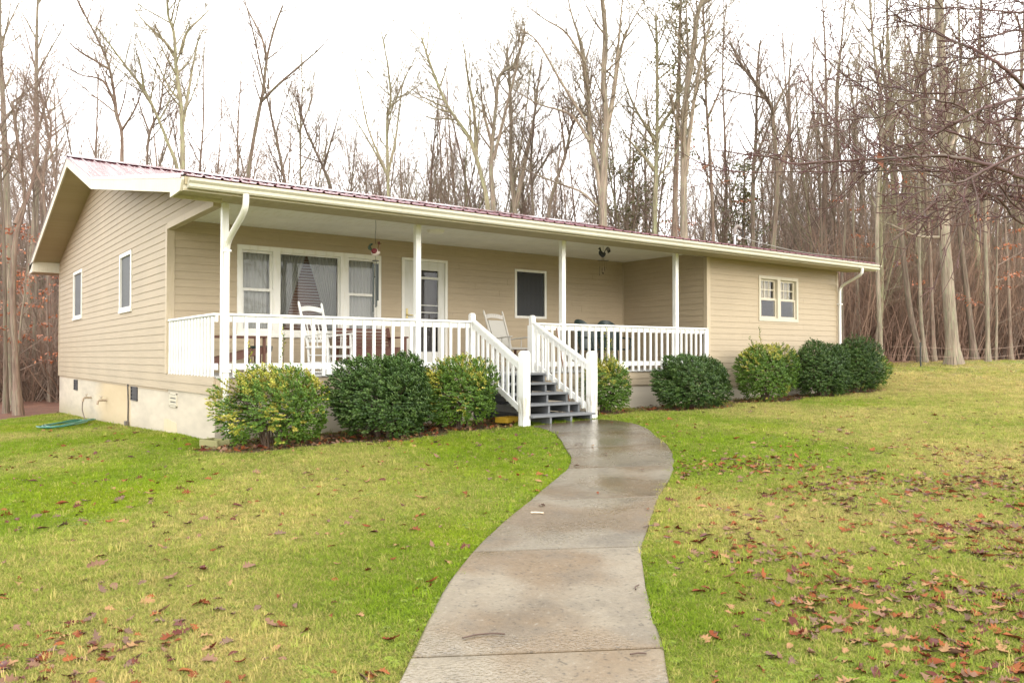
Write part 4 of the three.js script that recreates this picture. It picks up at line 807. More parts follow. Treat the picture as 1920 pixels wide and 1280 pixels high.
KT('thick pale tree of crowded upright stems right of the pine', 27, 17, [[[1283, 450], [1282, 330], [1285, 200], [1300, 100], [1310, 20], [1330, -30]], [[1285, 330], [1300, 200], [1325, 70], [1350, 10]], [[1284, 200], [1290, 100], [1285, -20]], [[1283, 280], [1262, 200], [1255, 120]]], 'pale', { w: [1, .6, .5, .35], end: .4 });
KT('slim reddish dark tree rising past the thick pale one', 30, 9, [[[1338, 458], [1333, 320], [1325, 200], [1322, 100], [1318, -10]], [[1328, 220], [1350, 170], [1375, 110]]], 'red', { clear: 9 });
KT('dark straight tree over the right part of the roof', 32, 11, [[[1412, 465], [1413, 330], [1418, 250], [1420, 150], [1425, 80]], [[1415, 300], [1440, 240], [1455, 190]]], 'dark');
KT('dark forked tree with a wide left branch above the right roof', 30, 12, [[[1450, 470], [1458, 340], [1450, 230], [1447, 200], [1420, 160], [1390, 120], [1370, 80]], [[1460, 330], [1480, 250], [1480, 150], [1490, 50]], [[1450, 210], [1475, 160], [1500, 120]]], 'dark', { w: [1, .8, .5] });
KT('pale slim tree at the wood edge just right of the house', 24.5, 11, [[[1652, 658], [1648, 560], [1645, 420], [1650, 300], [1655, 200], [1640, 100], [1630, -20]], [[1650, 260], [1690, 200], [1720, 130]]], 'pale', { clear: 7 });
KT('dark trunk leaning left at the wood edge', 28, 14, [[[1728, 678], [1710, 600], [1697, 500], [1687, 400], [1672, 250], [1660, 160], [1650, 80]]], 'dark', { clear: 7 });
KT('pale thin trunk next to the metal fence stake', 27.5, 9, [[[1736, 679], [1728, 600], [1725, 500], [1725, 380], [1720, 250], [1722, 120]]], 'pale', { clear: 8 });
KT('brown thin trunk between stake and giant trunk', 28, 10, [[[1752, 678], [1748, 580], [1745, 480], [1735, 330], [1735, 200], [1725, 0]]], 'red', { clear: 8 });
KT('giant pale trunk with flared foot at the lawn edge', 26, 27, [[[1788, 677], [1783, 600], [1776, 500], [1770, 420], [1772, 330], [1770, 200], [1760, -20]], [[1772, 445], [1720, 442], [1680, 425], [1640, 410]], [[1770, 300], [1810, 220], [1850, 130]], [[1768, 260], [1720, 180], [1690, 90]]], 'pale', { clear: 7, end: .5, w: [1, .22, .4, .4] });
KT('dark thick trunk right behind the giant trunk', 31, 15, [[[1827, 676], [1815, 560], [1800, 430], [1790, 300], [1795, 150]]], 'dark', { clear: 9 });
KT('pale slim trunk in the open right of the giant one', 27, 10, [[[1853, 674], [1852, 560], [1848, 420], [1850, 300], [1858, 150]]], 'pale', { clear: 8 });
KT('brown trunk near the right end of the wood edge', 30, 9, [[[1896, 673], [1891, 520], [1885, 400], [1890, 250]]], 'red', { clear: 8 });
KT('grey trunk seen over the far bushes', 31, 9, [[[1613, 668], [1608, 540], [1600, 400], [1605, 250], [1590, 120]]], 'pale', { clear: 8 });
KT('dark trunk close behind the white downspout', 29, 9, [[[1581, 668], [1579, 540], [1585, 380], [1570, 250]]], 'dark', { clear: 8 });
KT('thick brown trunk at the lawn edge on the far left', 21.5, 15, [[[33, 780], [30, 700], [25, 600], [28, 450], [45, 380], [35, 290], [22, 190]], [[28, 420], [60, 340], [70, 250], [55, 180]]], 'red', { clear: 6 });
KT('straight brown trunk nearest the gable corner', 27, 11, [[[95, 752], [92, 650], [90, 540], [88, 450], [80, 330], [95, 230], [72, 170]], [[82, 350], [50, 280], [40, 210]]], 'red', { clear: 8 });
KT('slim dark trunk left of the straight brown one', 28, 9, [[[62, 755], [63, 650], [67, 540], [66, 450], [60, 330]]], 'dark', { clear: 8 });
KT('grey trunk at the left picture edge of the wood', 22.5, 11, [[[10, 778], [9, 600], [4, 400], [-10, 200]]], 'dark', { clear: 7 });

// ordinary trees of the wood: a few growths, each copied, every copy a tree of its own
function plainTree(seed, o) {
  const r = rng(seed), T = newT(), H = o.h, pts = wander(V(0, -.3, 0), V((r() - .5) * .12, 1, (r() - .5) * .12).normalize(), H, 12, o.bend ?? .1, r, .3), R = taper(13, o.r, .02, .85);
  R[0] *= 1.5; T.trunk.add(curve(pts, 24), Array.from({ length: 25 }, (_, i) => { const f = i / 2, k = Math.min(11, f | 0); return lerp(R[k], R[k + 1], f - k); }), 8, .12);
  shoots(T, pts, R, r, { n: o.n, from: o.from, len: H * o.len, ang: o.ang ?? .6, rad: o.r * .4, min: .010, level: 2, lift: .7, sub: o.sub ?? 6, sub2: o.sub2 ?? 4 });
  return T;
}
const protos = [
  plainTree(501, { h: 17, r: .17, n: 13, from: .42, len: .2 }), plainTree(502, { h: 15, r: .13, n: 12, from: .4, len: .22 }), plainTree(503, { h: 19, r: .2, n: 14, from: .45, len: .2 }),
  plainTree(504, { h: 12, r: .085, n: 15, from: .25, len: .3, bend: .16, ang: .55, sub: 8, sub2: 6 }), plainTree(505, { h: 14, r: .1, n: 16, from: .3, len: .28, bend: .14, sub: 8, sub2: 6 }), plainTree(506, { h: 9, r: .06, n: 15, from: .15, len: .34, bend: .18, ang: .5, sub: 8, sub2: 6 })]
  .map(T => ({ trunk: T.trunk.get(), limb: T.limb.get(), twig: T.twig.get() }));
{
  const r = rng(77), barks = ['pale', 'lichen', 'dark', 'red', 'dark', 'red'], first = {}, words = { pale: 'pale grey', lichen: 'lichen green', dark: 'dark brown', red: 'reddish brown' };
  let n = 0; const SIDES = [[60, 'at the left picture edge'], [140, 'left of the gable'], [300, 'behind the ridge end'], [430, 'behind the gable roof'], [600, 'above the triple window'], [760, 'above the rooster chime'], [880, 'above the front door'], [1000, 'above the stair railings'], [1120, 'above the small porch window'], [1240, 'above the black rooster'], [1330, 'above the last porch post'], [1450, 'above the six-pane window'], [1575, 'above the far roof end'], [1640, 'behind the white downspout'], [1700, 'right of the house corner'], [1750, 'near the fence stake'], [1830, 'around the giant trunk'], [1900, 'right of the giant trunk'], [9999, 'at the right picture edge']];
  const place = (px, d) => {
    const P = at(px, 667, d), gy = hgt(P.x, P.z); if (inHouse(P.x, P.z) || P.z > woodEdge(P.x) - 1) return;
    const k = px > 140 && px < 1450 && r() < .7 ? 3 + (r() * 3 | 0) : r() * 6 | 0, b = barks[r() * 6 | 0], key = k + b, dist = d < 37 ? 'in the nearer wood' : d < 45 ? 'farther in the wood' : 'deep in the wood', build = ['tall', 'slender', 'stout', 'young', 'thin', 'small'][k];
    const side = SIDES.find(q => px < q[0])[1], label = `${build} ${words[b]} bare tree ${dist} ${side}`, group = `${build} ${words[b]} bare trees ${dist} ${side}`;
    let o;
    if (first[key]) { o = first[key].clone(); o.name = numbered('tree'); scene.add(o); tag(o, label, 'tree', group); }
    else { o = first[key] = thing('tree', label, 'tree', [0, 0, 0], 0, group); mesh('trunk', protos[k].trunk, BARK[b], o); mesh('limbs', protos[k].limb, BARK[b], o); mesh('crown', protos[k].twig, b === 'pale' || b === 'lichen' ? twigGreen : twigMat, o); }
    o.position.set(P.x, gy, P.z); o.rotation.set((r() - .5) * .14, r() * 6.28, (r() - .5) * .14); const s = (px > 1500 ? .85 : k > 2 ? .7 : .5) + r() * .4; o.scale.set(s, s * (.9 + .25 * r()), s); n++;
  };
  for (let i = 0; i < 46; i++) place(1575 + r() * 420, 29 + Math.pow(r(), 1.2) * 26);
  for (let i = 0; i < 24; i++) place(-150 + r() * 280, 25 + r() * 30);
  for (let i = 0; i < 42; i++) place(60 + r() * 1150, 32 + r() * 20);
  for (let i = 0; i < 150; i++) place(130 + r() * 1440, 33 + r() * 22);
  // beyond them the wood closes into one mass
  const far = grp('far_woods'); tag(far, 'dense far wood of thin bare trunks closing the view behind the nearer trees', 'woods', null, 'stuff');
  const D3 = new THREE.Object3D();
  for (let k = 0; k < 3; k++) for (const part of ['trunk', 'limb', 'twig']) {
    const rr = rng(900 + k), N = 370, im = new THREE.InstancedMesh(protos[[1, 4, 5][k]][part], part === 'twig' ? twigMat : BARK[['red', 'dark', 'pale'][k]], N); im.name = part === 'twig' ? 'crown' : part === 'limb' ? 'limbs' : 'trunk';
    let c = 0;
    for (let g = 0; g < N * 8 && c < N; g++) {
      const right = rr() < .42, px = right ? 1480 + rr() * 620 : rr() < .45 ? -220 + rr() * 380 : 100 + rr() * 1400, d = (right ? 42 : 46) + Math.pow(rr(), .8) * 55, P = at(px, 667, d), s = .75 + rr() * .5;
      const ry = rr() * 6.28, sy = s * (.85 + .3 * rr()); if (inHouse(P.x, P.z) || P.z > woodEdge(P.x) - 2) continue;
      D3.position.set(P.x, hgt(P.x, P.z), P.z); D3.rotation.set((rr() - .5) * .08, ry, (rr() - .5) * .08); D3.scale.set(s, sy, s); D3.updateMatrix(); im.setMatrixAt(c++, D3.matrix);
    }
    im.count = c; far.add(im);
  }
}
// understorey: thin saplings and brambles, one mass
{
  const T = new Tubes(), r = rng(31), g = grp('undergrowth'); tag(g, 'tangle of thin saplings and brambles under the trees', 'undergrowth', null, 'stuff');
  for (let k = 0; k < 14; k++) { const a = r() * 6.283, q = wander(V((r() - .5) * .8, -.05, (r() - .5) * .8), V(Math.cos(a) * .35, 1, Math.sin(a) * .35).normalize(), 1 + r() * 3.4, 4, .35, r, .2), R = taper(5, .016 + r() * .01, .004); T.add(q, R, 3); for (let j = 0; j < 6; j++) { const i = 1 + (r() * 3 | 0); T.add(wander(q[i], sideDir(r, V(0, 1, 0), .9), .4 + r() * .8, 2, .4, r), [.006, .004, .003], 3); } }
  const gg = T.get(), m = [mat([.22, .135, .095], .9), mat([.19, .135, .10], .9), mat([.27, .175, .12], .9)], D3 = new THREE.Object3D();
  for (let k = 0; k < 3; k++) {
    const im = new THREE.InstancedMesh(gg, m[k], 420); im.name = 'brush'; let c = 0;
    for (let i = 0; i < 4000 && c < 420; i++) { const right = r() < .68, px = right ? 1560 + r() * 480 : -200 + r() * 340, d = (right ? 29 : 27) + Math.pow(r(), 1.3) * 45, P = at(px, 667, d); if (P.z > woodEdge(P.x) - 1.2 || inHouse(P.x, P.z)) continue; const s = .7 + r() * .9; D3.position.set(P.x, hgt(P.x, P.z), P.z); D3.rotation.set(0, r() * 6.28, 0); D3.scale.set(s, (right ? 1 : .55) * s * (.6 + r() * .8), s); D3.updateMatrix(); im.setMatrixAt(c++, D3.matrix); }
    im.count = c; g.add(im);
  }
}
// leaf sprays: young beeches that keep their orange leaves, and pines
function leafCloud(list, size, cols, seed, flat) {
  const r = rng(seed), p = [], c = [], idx = [];
  for (const [o, n, spread] of list) for (let i = 0; i < n; i++) {
    const q = o.clone().add(V((r() - .5) * spread * 2, (r() - .5) * spread * flat, (r() - .5) * spread * 2)), d = V(r() - .5, (r() - .7) * .8, r() - .5).normalize(), u = V(r() - .5, 1, r() - .5).normalize(), s = d.clone().cross(u).normalize(), L = size * (.6 + .8 * r()), w = L * .28, b = p.length / 3, col = mul(mix3(cols[r() * cols.length | 0], cols[r() * cols.length | 0], r()), .7 + .6 * r());
    for (const [a, l] of [[0, 0], [w, L * .5], [-w, L * .5], [0, L]]) { p.push(q.x + s.x * a + d.x * l, q.y + s.y * a + d.y * l, q.z + s.z * a + d.z * l); c.push(...col); } idx.push(b, b + 1, b + 2, b + 1, b + 3, b + 2);
  }
  const g = geo(p, null, idx); g.setAttribute('color', new THREE.Float32BufferAttribute(c, 3)); return g;
}
const dryLeaf = phys([1, 1, 1], .8, { vertexColors: true, transmission: .3, thickness: 0 });
const beech = (label, px, d, h, seed, n = 16) => {
  const r = rng(seed), P = at(px, 667, d), gy = hgt(P.x, P.z), t = thing('beech_sapling', label, 'tree', [P.x, gy, P.z]), T = newT(), pts = wander(V(0, -.1, 0), V(.05, 1, .05).normalize(), h, 8, .1, r, .3), R = taper(9, .05, .01), list = [];
  T.trunk.add(pts, R, 7);
  for (let k = 0; k < n; k++) { const f = .22 + .75 * k / n, i = Math.min(7, f * 8 | 0), a = pts[i].clone().lerp(pts[i + 1], f * 8 - i), q = wander(a, V(r() - .5, .12, r() - .5).normalize(), (1.1 + r() * 1.3) * (1.2 - f * .7), 4, .25, r, .05); T.limb.add(q, taper(5, .014, .004), 4); for (let j = 2; j < 5; j++) if (r() < .75) list.push([q[j], 24, .3]); }
  mesh('trunk', T.trunk.get(), BARK.pale, t); mesh('limbs', T.limb.get(), twigMat, t); mesh('foliage', leafCloud(list, .10, [[.42, .13, .05], [.5, .2, .09], [.34, .1, .045]], seed + 1, .35), dryLeaf, t);
};
beech('young beech with orange dead leaves at the far left', 22, 23.5, 5.6, 601, 18); beech('young beech with orange dead leaves near the gable corner', 66, 29, 6, 602, 12);
beech('thin beech with coppery leaves left of the giant trunk', 1640, 30, 9, 603, 9); beech('beech sapling with sparse rusty leaves right of the giant trunk', 1868, 28.5, 6.2, 604, 9); beech('beech with pale orange leaves beside the thick pale tree', 1300, 33, 11, 605, 10); beech('distant rusty leaved beech behind the slim pale trunk', 1700, 36, 9, 606, 8);
const pine = (label, px, d, h, from, seed, n, dens, reach) => {
  const r = rng(seed), P = at(px, 667, d), gy = hgt(P.x, P.z), t = thing('pine_tree', label, 'tree', [P.x, gy, P.z]), T = newT(), pts = wander(V(0, -.2, 0), V(0, 1, 0), h, 10, .05, r, .2), R = taper(11, .15, .03), list = [];
  T.trunk.add(pts, R, 9);
  for (let k = 0; k < n; k++) { const f = from + (1 - from) * (k + r()) / n, i = Math.min(9, f * 10 | 0), a = pts[i].clone().lerp(pts[i + 1], f * 10 - i), q = wander(a, V(r() - .5, .1, r() - .5).normalize(), reach * (.6 + r() * .7) * (1.25 - f * .8), 4, .3, r, .25); T.limb.add(q, taper(5, .025, .006), 4); for (let j = 1; j < 5; j++) list.push([q[j], dens, .3]); }
  mesh('trunk', T.trunk.get(), BARK.red, t); mesh('limbs', T.limb.get(), BARK.dark, t); mesh('foliage', leafCloud(list, .13, [[.11, .12, .04], [.15, .15, .055], [.19, .175, .08]], seed + 1, .9), phys([1, 1, 1], .7, { vertexColors: true, transmission: .2, thickness: 0 }), t);
};
pine('tall thin pine with green needles beside the greenish straight tree', 1262, 30, 16, .5, 651, 36, 15, 1.9); pine('low dark green hemlock behind the roof right of the tallest trunk', 1195, 34, 9.5, .3, 652, 40, 15, 2.4); pine('small dark green pine over the right part of the roof', 1392, 35, 9, .45, 653, 28, 16, 1.6);

// ------------------------------------------------------------------ the near tree whose bare branches hang into view from the right
{
  const t = thing('ornamental_tree', 'near bare tree with reddish twigs hanging in from the right', 'tree', [0, 0, 0]);
  const bp = at(2330, 667, 7.4), gy = hgt(bp.x, bp.z); t.position.set(bp.x, gy, bp.z);
  const L = (x, y, d) => at(x, y, d).sub(t.position), r = rng(4242), T = newT();
  const fork = L(2310, 330, 7.3);
  T.trunk.add(curve([V(0, -.2, 0), V(.02, .4, 0), L(2330, 480, 7.4), fork, L(2290, 180, 7.5), L(2270, -60, 7.6)], 24), taper(25, .13, .05), 12);
  const main = [
    [6.6, .022, [[2300, 300], [2100, 270], [1990, 225], [1920, 163], [1890, 133], [1847, 103], [1793, 78], [1740, 55], [1693, 37], [1653, 3]]],
    [7.0, .016, [[2290, 200], [2080, 90], [1920, 57], [1863, 68], [1793, 78]]],
    [6.2, .018, [[2300, 330], [2080, 200], [1920, 183], [1873, 195], [1827, 212], [1773, 240], [1707, 280], [1657, 310], [1607, 333]]],
    [6.0, .020, [[2310, 380], [2080, 385], [1920, 333], [1880, 317], [1827, 303], [1773, 293], [1713, 293], [1640, 298], [1563, 302], [1493, 307], [1447, 295], [1400, 283]]],
    [6.8, .014, [[2300, 330], [2080, 290], [1920, 277], [1847, 267], [1780, 247], [1740, 230], [1680, 193], [1643, 173], [1587, 143], [1573, 127]]],
    [5.8, .015, [[2305, 350], [2060, 240], [1920, 287], [1863, 310], [1813, 337], [1747, 353], [1697, 373]]],
    [7.2, .012, [[2290, 220], [2060, 60], [1920, 95], [1843, 107], [1800, 112], [1747, 130], [1680, 167]]],
    [6.5, .013, [[2300, 310], [2090, 330], [1920, 350], [1840, 330], [1740, 310], [1627, 297], [1560, 220], [1497, 143]]],
    [6.4, .014, [[2310, 400], [2080, 420], [1920, 372], [1850, 365], [1790, 378], [1745, 402], [1720, 412]]],
    [6.9, .012, [[2280, 60], [2060, -10], [1920, 22], [1830, 16], [1740, 14], [1680, 5]]],
    [7.4, .012, [[2290, 200], [2060, 150], [1920, 130], [1850, 160], [1790, 175], [1700, 170], [1590, 125], [1555, 62]]],
    [6.1, .012, [[2300, 330], [2070, 310], [1920, 225], [1850, 228], [1790, 196], [1730, 185], [1660, 215], [1580, 225]]],
    [6.6, .011, [[2310, 420], [2100, 440], [1920, 420], [1880, 380], [1830, 350], [1790, 325], [1690, 320], [1600, 322], [1480, 322], [1370, 320], [1335, 310]]],
    [7.1, .012, [[2280, 100], [2060, 40], [1920, 5], [1860, -20]]],
    [6.3, .012, [[2300, 360], [2060, 360], [1920, 395], [1870, 345], [1830, 380], [1800, 400]]],
  ];
  for (const [d, w, px] of main) {
    const n = px.length, pts = px.map(([x, y], i) => i === 0 ? fork.clone().lerp(L(x, y, d), .35) : L(x, y, d + (r() - .5) * .12 + .25 * Math.sin(i + d))), q = curve(pts, n * 4);
    for (let i = 3; i < q.length; i++) q[i].add(rv(r, .012));
    const R = taper(q.length, w * 1.2, .004, .8); T.limb.add(q, R, 6);
    const N = q.length - 1;
    for (let k = 0; k < 26; k++) { // shoots with short spurs and buds
      const f = lerp(.22, 1, (k + r()) / 26) * N, i = Math.min(N - 1, f | 0), a = q[i].clone().lerp(q[i + 1], f - i), ax = q[i + 1].clone().sub(q[i]).normalize(), d0 = sideDir(r, ax, .55 + .5 * r()), len = (.16 + .5 * r() * r()) * 1.25;
      const s = wander(a, d0, len, 5, .35, r, .12), sr = taper(6, .0052, .0026); T.limb.add(s, sr, 4);
      for (let j = 0; j < 5; j++) { const i2 = 1 + (r() * 4 | 0), d1 = sideDir(r, d0, .8 + .4 * r()), l1 = .03 + .22 * r() * r(), s1 = wander(s[i2], d1, l1, 3, .3, r, .1); T.twig.add(s1, [.0034, .003, .0026, .0045], 4); }
    }
  }
  const red = mat([1, 1, 1], .7, { map: barkT(12, [.06, .026, .023], [.10, .05, .042], [.15, .135, .10]) });
  mesh('trunk', T.trunk.get(), BARK.lichen, t); mesh('branches', T.limb.get(), red, t); mesh('twigs', T.twig.get(), mat([.085, .028, .026], .6), t);
  mesh('dry_leaf', leafCloud([[L(1648, 285, 6.1), 2, .02]], .1, [[.35, .14, .09]], 5, 1), dryLeaf, t);
}
// wire fence at the wood edge
{
  const f = thing('wire_fence', 'thin metal fence stake with sagging wires at the wood edge', 'fence'), a = at(1727, 684, 25.5), gy = hgt(a.x, a.z);
  mesh('stake', bx(a.x - .02, a.x + .02, gy - .1, gy + .78, a.z - .02, a.z + .02, .004), mat([.07, .07, .065], .6, { metalness: .3 }), f);
  const b = at(1668, 684, 26), c = at(1960, 684, 27); for (const y of [.35, .62]) mesh('wire', tube(curve([V(b.x, hgt(b.x, b.z) + y + .05, b.z), V(a.x, gy + y, a.z), V((a.x + c.x) / 2, gy + y - .06, (a.z + c.z) / 2), V(c.x, hgt(c.x, c.z) + y, c.z)], 20), .006, 4), mat([.3, .2, .15], .6), f);
}

// ------------------------------------------------------------------ fallen leaves
const leafKinds = (() => { // oak and maple outlines, curled
  const make = (out, seed) => { const r = rng(seed), p = [], uv = [], idx = [], k1 = (r() - .25) * 16, k2 = (r() - .4) * 11, tw = (r() - .5) * 3; const N = out.length;
    const Z = (x, y) => .012 + k1 * x * x + k2 * (y - .02) * (y - .02) + tw * x * y * 6 + .004 * Math.sin(x * 140 + seed) ; 
    for (let i = 0; i <= 6; i++) { const y = lerp(-.06, .07, i / 6); p.push(0, Z(0, y) - .003, y); uv.push(0, y); }
    for (const [x, y] of out) { p.push(x, Z(x, y), y); uv.push(x, y); }
    const mid = y => clamp(Math.round((y + .06) / .13 * 6), 0, 6);
    for (let i = 0; i < N; i++) { const a = 7 + i, b = 7 + (i + 1) % N, m0 = mid(out[i][1]), m1 = mid(out[(i + 1) % N][1]); idx.push(a, b, m0); if (m0 !== m1) idx.push(b, m1, m0); }
    idx.push(0, 1, 1); return geo(p, uv, idx); };
  const oak = s => { const R = [[.004, -.075], [.012, -.045], [.03, -.04], [.016, -.022], [.045, -.008], [.02, .008], [.042, .03], [.016, .035], [.024, .056], [0, .075]]; return [...R, ...R.slice(1, -1).reverse().map(([x, y]) => [-x * s, y + .003]), [-.004, -.075]]; };
  const oval = [[.003, -.07], [.02, -.035], [.03, 0], [.024, .035], [0, .068], [-.022, .035], [-.028, 0], [-.02, -.035], [-.003, -.07]];
  return [make(oak(.9), 1), make(oak(1.1), 2), make(oak(1), 3), make(oval, 4), make(oak(.8), 5)];
})();
const LC = [['russet', [.19, .052, .02]], ['tan', [.33, .19, .09]], ['grey brown', [.17, .105, .075]], ['dark red', [.10, .02, .012]], ['orange brown', [.27, .088, .03]], ['pale brown', [.22, .125, .08]]];
const leafM = LC.map(([, c], k) => phys(c, k === 3 ? .4 : .8, { map: dirtTex, specularIntensity: k === 3 ? .5 : .3 }));
function leafDensity(x, z) { const dc = Math.hypot(x - CAM.x, z - CAM.z); // how thickly leaves lie on the lawn
  const e = z - woodEdge(x); if (e < .2 || inHouse(x, z)) return 0;
  const w = onWalk(x, z, .05) ? .04 : 1, c = fbm(x * .9 + 5, z * .9 + 2, 3), right = smooth(.1, 2.4, (x + 1.2) - (9.5 - z) * .7) ;
  const near = smooth(2.2, 6.2, z) * right * (.12 + smooth(.38, .68, c + .12 * smooth(3, 8, z))) * 1.6 * smooth(14, 6, dc);
  const left = 1.7 * Math.exp(-(((x + 3.15) / .95) ** 2 + ((z - 6.95) / .5) ** 2)) + 1.2 * Math.exp(-(((x + 2.4) / .6) ** 2 + ((z - 8.1) / .35) ** 2)) + .9 * Math.exp(-(((x + 1.75) / .25) ** 2 + ((z - 8.5) / .5) ** 2));
  const edge = .8 * smooth(2.6, .3, e) * smooth(10, 16, x), bed = .9 * smooth(.25, .7, mulchAt(x, z));
  return (Math.max(.05 + .09 * smooth(.5, .7, c), near, left, edge, bed)) * w;
}
{
  const r = rng(5150), list = [];
  for (let i = 0; i < 110000; i++) {
    const d = 3.6 * Math.pow(30 / 3.6, Math.pow(r(), .9)), a = (r() - .5) * 1.5, fx = Math.sin(a), fz = Math.cos(a), x = CAM.x + d * (FW.x * fz + RT.x * fx), z = CAM.z + d * (FW.z * fz + RT.z * fx);
    if (r() > leafDensity(x, z) * Math.min(1, (d / 9) ** 2 * .9 + .03) * .5) continue;
    const k = Math.pow(r(), 1) * 6 | 0; list.push({ w: onWalk(x, z), x, z, d, k, g: r() * 5 | 0, ry: r() * 6.28, rx: (r() - .5) * 1.1, rz: (r() - .5) * 1.1, s: .34 + .62 * r() * r() });
  }
  list.sort((p, q) => p.d / p.s - q.d / q.s);
  const D3 = new THREE.Object3D(), put = (o, q) => { o.position.set(q.x, hgt(q.x, q.z) + (q.w ? .03 : .014), q.z); o.rotation.set(q.rx, q.ry, q.rz); o.scale.setScalar(q.s); };
  list.slice(0, 290).forEach(q => {
    const walk = onWalk(q.x, q.z), side = (q.x + 1.2) - (9 - q.z) * 1.05 > 0 ? 'right' : 'left', where = walk ? 'on the concrete walkway' : `on the lawn ${side} of the walkway`;
    const o = mesh('fallen_leaf', leafKinds[q.g], leafM[q.k]); put(o, q); tag(o, `curled ${LC[q.k][0]} fallen leaf lying ${where}`, 'leaf', `${LC[q.k][0]} leaves ${where}`);
  });
  const lit = grp('leaf_litter'); tag(lit, 'scattered fallen leaves farther off across the lawn and shrub bed', 'leaves', null, 'stuff');
  for (let g = 0; g < 5; g++) for (let k = 0; k < 6; k++) { const sub = list.slice(290).filter(q => q.g === g && q.k === k); if (!sub.length) continue; const im = new THREE.InstancedMesh(leafKinds[g], leafM[k], sub.length); im.name = 'leaves'; sub.forEach((q, i) => { put(D3, q); D3.updateMatrix(); im.setMatrixAt(i, D3.matrix); }); lit.add(im); }
  console.log('leaves', list.length);
}
{ // sticks on the walkway
  const r = rng(8), sm = mat([.09, .055, .04], .7), S = [[905, 1192, .22, 'long curved dark stick on the lower walkway', .25], [1192, 1103, .09, 'short dark stick near the right edge of the walkway', 1.2], [1196, 1229, .08, 'dark stick piece by the lowest walkway joint', .1], [1215, 988, .1, 'curled twig at the right walkway edge', .5], [1085, 833, .1, 'thin twig on the uppermost wet slab', .1], [1008, 963, .11, 'pale bleached twig on the third slab from the stairs', -.2]];
  S.forEach(([px, py, L, label, a], i) => {
    let P = null; for (let d = 3; d < 20; d += .01) { const q = at(px, py, d); if (q.y < hgt(q.x, q.z) + .022) { P = q; break; } } if (!P) return;
    const dir = RT.clone().multiplyScalar(Math.cos(a)).addScaledVector(V(FW.x, 0, FW.z), Math.sin(a)).normalize(), up = V(-dir.z, 0, dir.x), pts = []; for (let k = 0; k <= 6; k++) { const t = k / 6 - .5, q = P.clone().addScaledVector(dir, L * t).addScaledVector(up, (t * t * .5 + (r() - .5) * .03) * L); q.y = hgt(q.x, q.z) + .032; pts.push(q); }
    tag(mesh('twig', tube(curve(pts, 12), i === 5 ? .007 : .0042, 5), i === 5 ? mat([.6, .5, .36], .7) : sm), label, 'twig');
  });
}

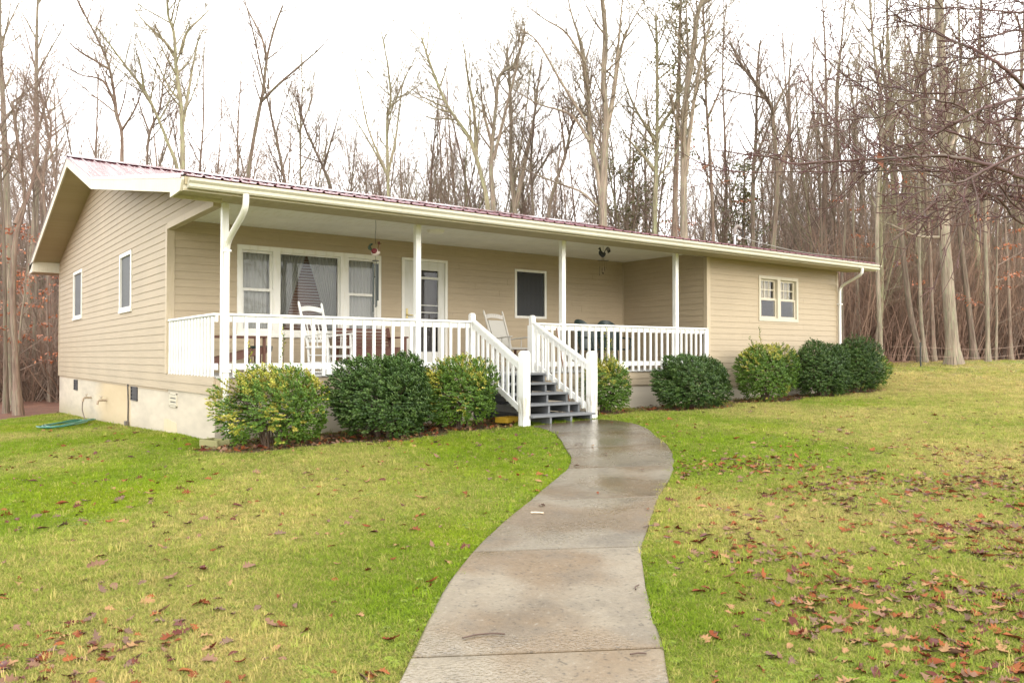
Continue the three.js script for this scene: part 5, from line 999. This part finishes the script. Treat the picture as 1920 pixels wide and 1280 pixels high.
// ------------------------------------------------------------------ grass
{
  const r = rng(99), tuft = seed => { const q = rng(seed), p = [], n = [], idx = []; for (let k = 0; k < 9; k++) { const a = q() * 6.283, b = q() * 6.283, R = .035 * Math.sqrt(q()), x = Math.cos(b) * R, z = Math.sin(b) * R, h = .012 + .02 * q(), ln = .012 + .032 * q(), w = .0021, cx = Math.cos(a), cz = Math.sin(a), o = p.length / 3; p.push(x - cz * w, 0, z + cx * w, x + cz * w, 0, z - cx * w, x + cx * ln * .4 - cz * w * .8, h * .65, z + cz * ln * .4 + cx * w * .8, x + cx * ln * .4 + cz * w * .8, h * .65, z + cz * ln * .4 - cx * w * .8, x + cx * ln, h, z + cz * ln); idx.push(o, o + 1, o + 2, o + 1, o + 3, o + 2, o + 2, o + 3, o + 4); } return geo(p, null, idx).toNonIndexed(); };
  const G = grp('grass'); tag(G, 'short mown winter grass mixed with straw coloured blades', 'grass', null, 'stuff');
  const gm = phys([1, 1, 1], 1, { transmission: .5, thickness: 0, specularIntensity: .15 }), N = 72000, D3 = new THREE.Object3D(), C = new THREE.Color();
  for (let v = 0; v < 4; v++) {
    const im = new THREE.InstancedMesh(tuft(40 + v), gm, N); im.name = 'blades'; let c = 0;
    for (let i = 0; i < N * 2 && c < N; i++) {
      const d = 3.3 * Math.pow(36 / 3.3, r()), a = (r() - .5) * 1.5, fx = Math.sin(a), fz = Math.cos(a), x = CAM.x + d * (FW.x * fz + RT.x * fx), z = CAM.z + d * (FW.z * fz + RT.z * fx);
      if (inHouse(x, z) || onWalk(x + (r() - .5) * .11, z + (r() - .5) * .11) || z - woodEdge(x) < .5 || r() < smooth(20, 36, d) || (mulchAt(x, z) > .35 && r() < .93)) continue;
      const s = .75 + d * .075, k = groundColor(x, z), dry = r() < .1 + .5 * grassDry(x, z), tall = fbm(x * 1.7, z * 1.7, 3) > .62 ? 1.35 : r() < .012 ? 2.6 : 1; D3.position.set(x, hgt(x, z) - .004, z); D3.rotation.set(0, r() * 6.28, 0); D3.scale.set(s, s * (.6 + .5 * r()) * tall / (1 + d * .03), s); D3.updateMatrix(); im.setMatrixAt(c, D3.matrix);
      const col = mul(dry ? mix3(k, [.50, .39, .15], .5) : mix3(k, [.19, .29, .012], .35), .85 + .7 * r()); C.setRGB(col[0], col[1], col[2]); im.setColorAt(c, C); c++;
    }
    im.count = c; G.add(im);
  }
}
{ // broad leaved weeds and clover in the lawn
  const r = rng(404), ros = (() => { const p = [], idx = []; for (let k = 0; k < 9; k++) { const a = k * 2.4, c = Math.cos(a), n = Math.sin(a), L = .03 + .03 * r(), w = .012 + .006 * r(), o = p.length / 3; for (const [l, s, y] of [[.004, 0, .004], [L * .5, w, .02], [L * .55, 0, .017], [L * .5, -w, .02], [L, 0, .010]]) p.push(c * l - n * s, y, n * l + c * s); idx.push(o, o + 1, o + 2, o, o + 2, o + 3, o + 1, o + 4, o + 2, o + 2, o + 4, o + 3); } return geo(p, null, idx).toNonIndexed(); })();
  const W = grp('weeds'); tag(W, 'low pale green clover and weed rosettes among the grass', 'weeds', null, 'stuff');
  const im = new THREE.InstancedMesh(ros, phys([1, 1, 1], .8, { transmission: .3, thickness: 0, specularIntensity: .3 }), 5000), D3 = new THREE.Object3D(), C = new THREE.Color(); im.name = 'rosettes'; let c = 0;
  for (let i = 0; i < 40000 && c < 5000; i++) {
    const d = 3.6 * Math.pow(20 / 3.6, r()), a = (r() - .5) * 1.5, fx = Math.sin(a), fz = Math.cos(a), x = CAM.x + d * (FW.x * fz + RT.x * fx), z = CAM.z + d * (FW.z * fz + RT.z * fx);
    if (inHouse(x, z) || onWalk(x, z) || z - woodEdge(x) < 1.5 || mulchAt(x, z) > .3) continue;
    if (r() > smooth(.6, .76, fbm(x * 1.1 + 70, z * 1.1 + 31, 3)) + (onWalk(x, z, .3) ? .12 : 0) + .012) continue;
    const s = .3 + .4 * r(); D3.position.set(x, hgt(x, z) + .004, z); D3.rotation.set(0, r() * 6.28, 0); D3.scale.setScalar(s); D3.updateMatrix(); im.setMatrixAt(c, D3.matrix); const k = .8 + .5 * r(); C.setRGB(.21 * k, .27 * k, .03 * k); im.setColorAt(c++, C);
  }
  im.count = c; W.add(im);
}
renderer.render(scene, camera);
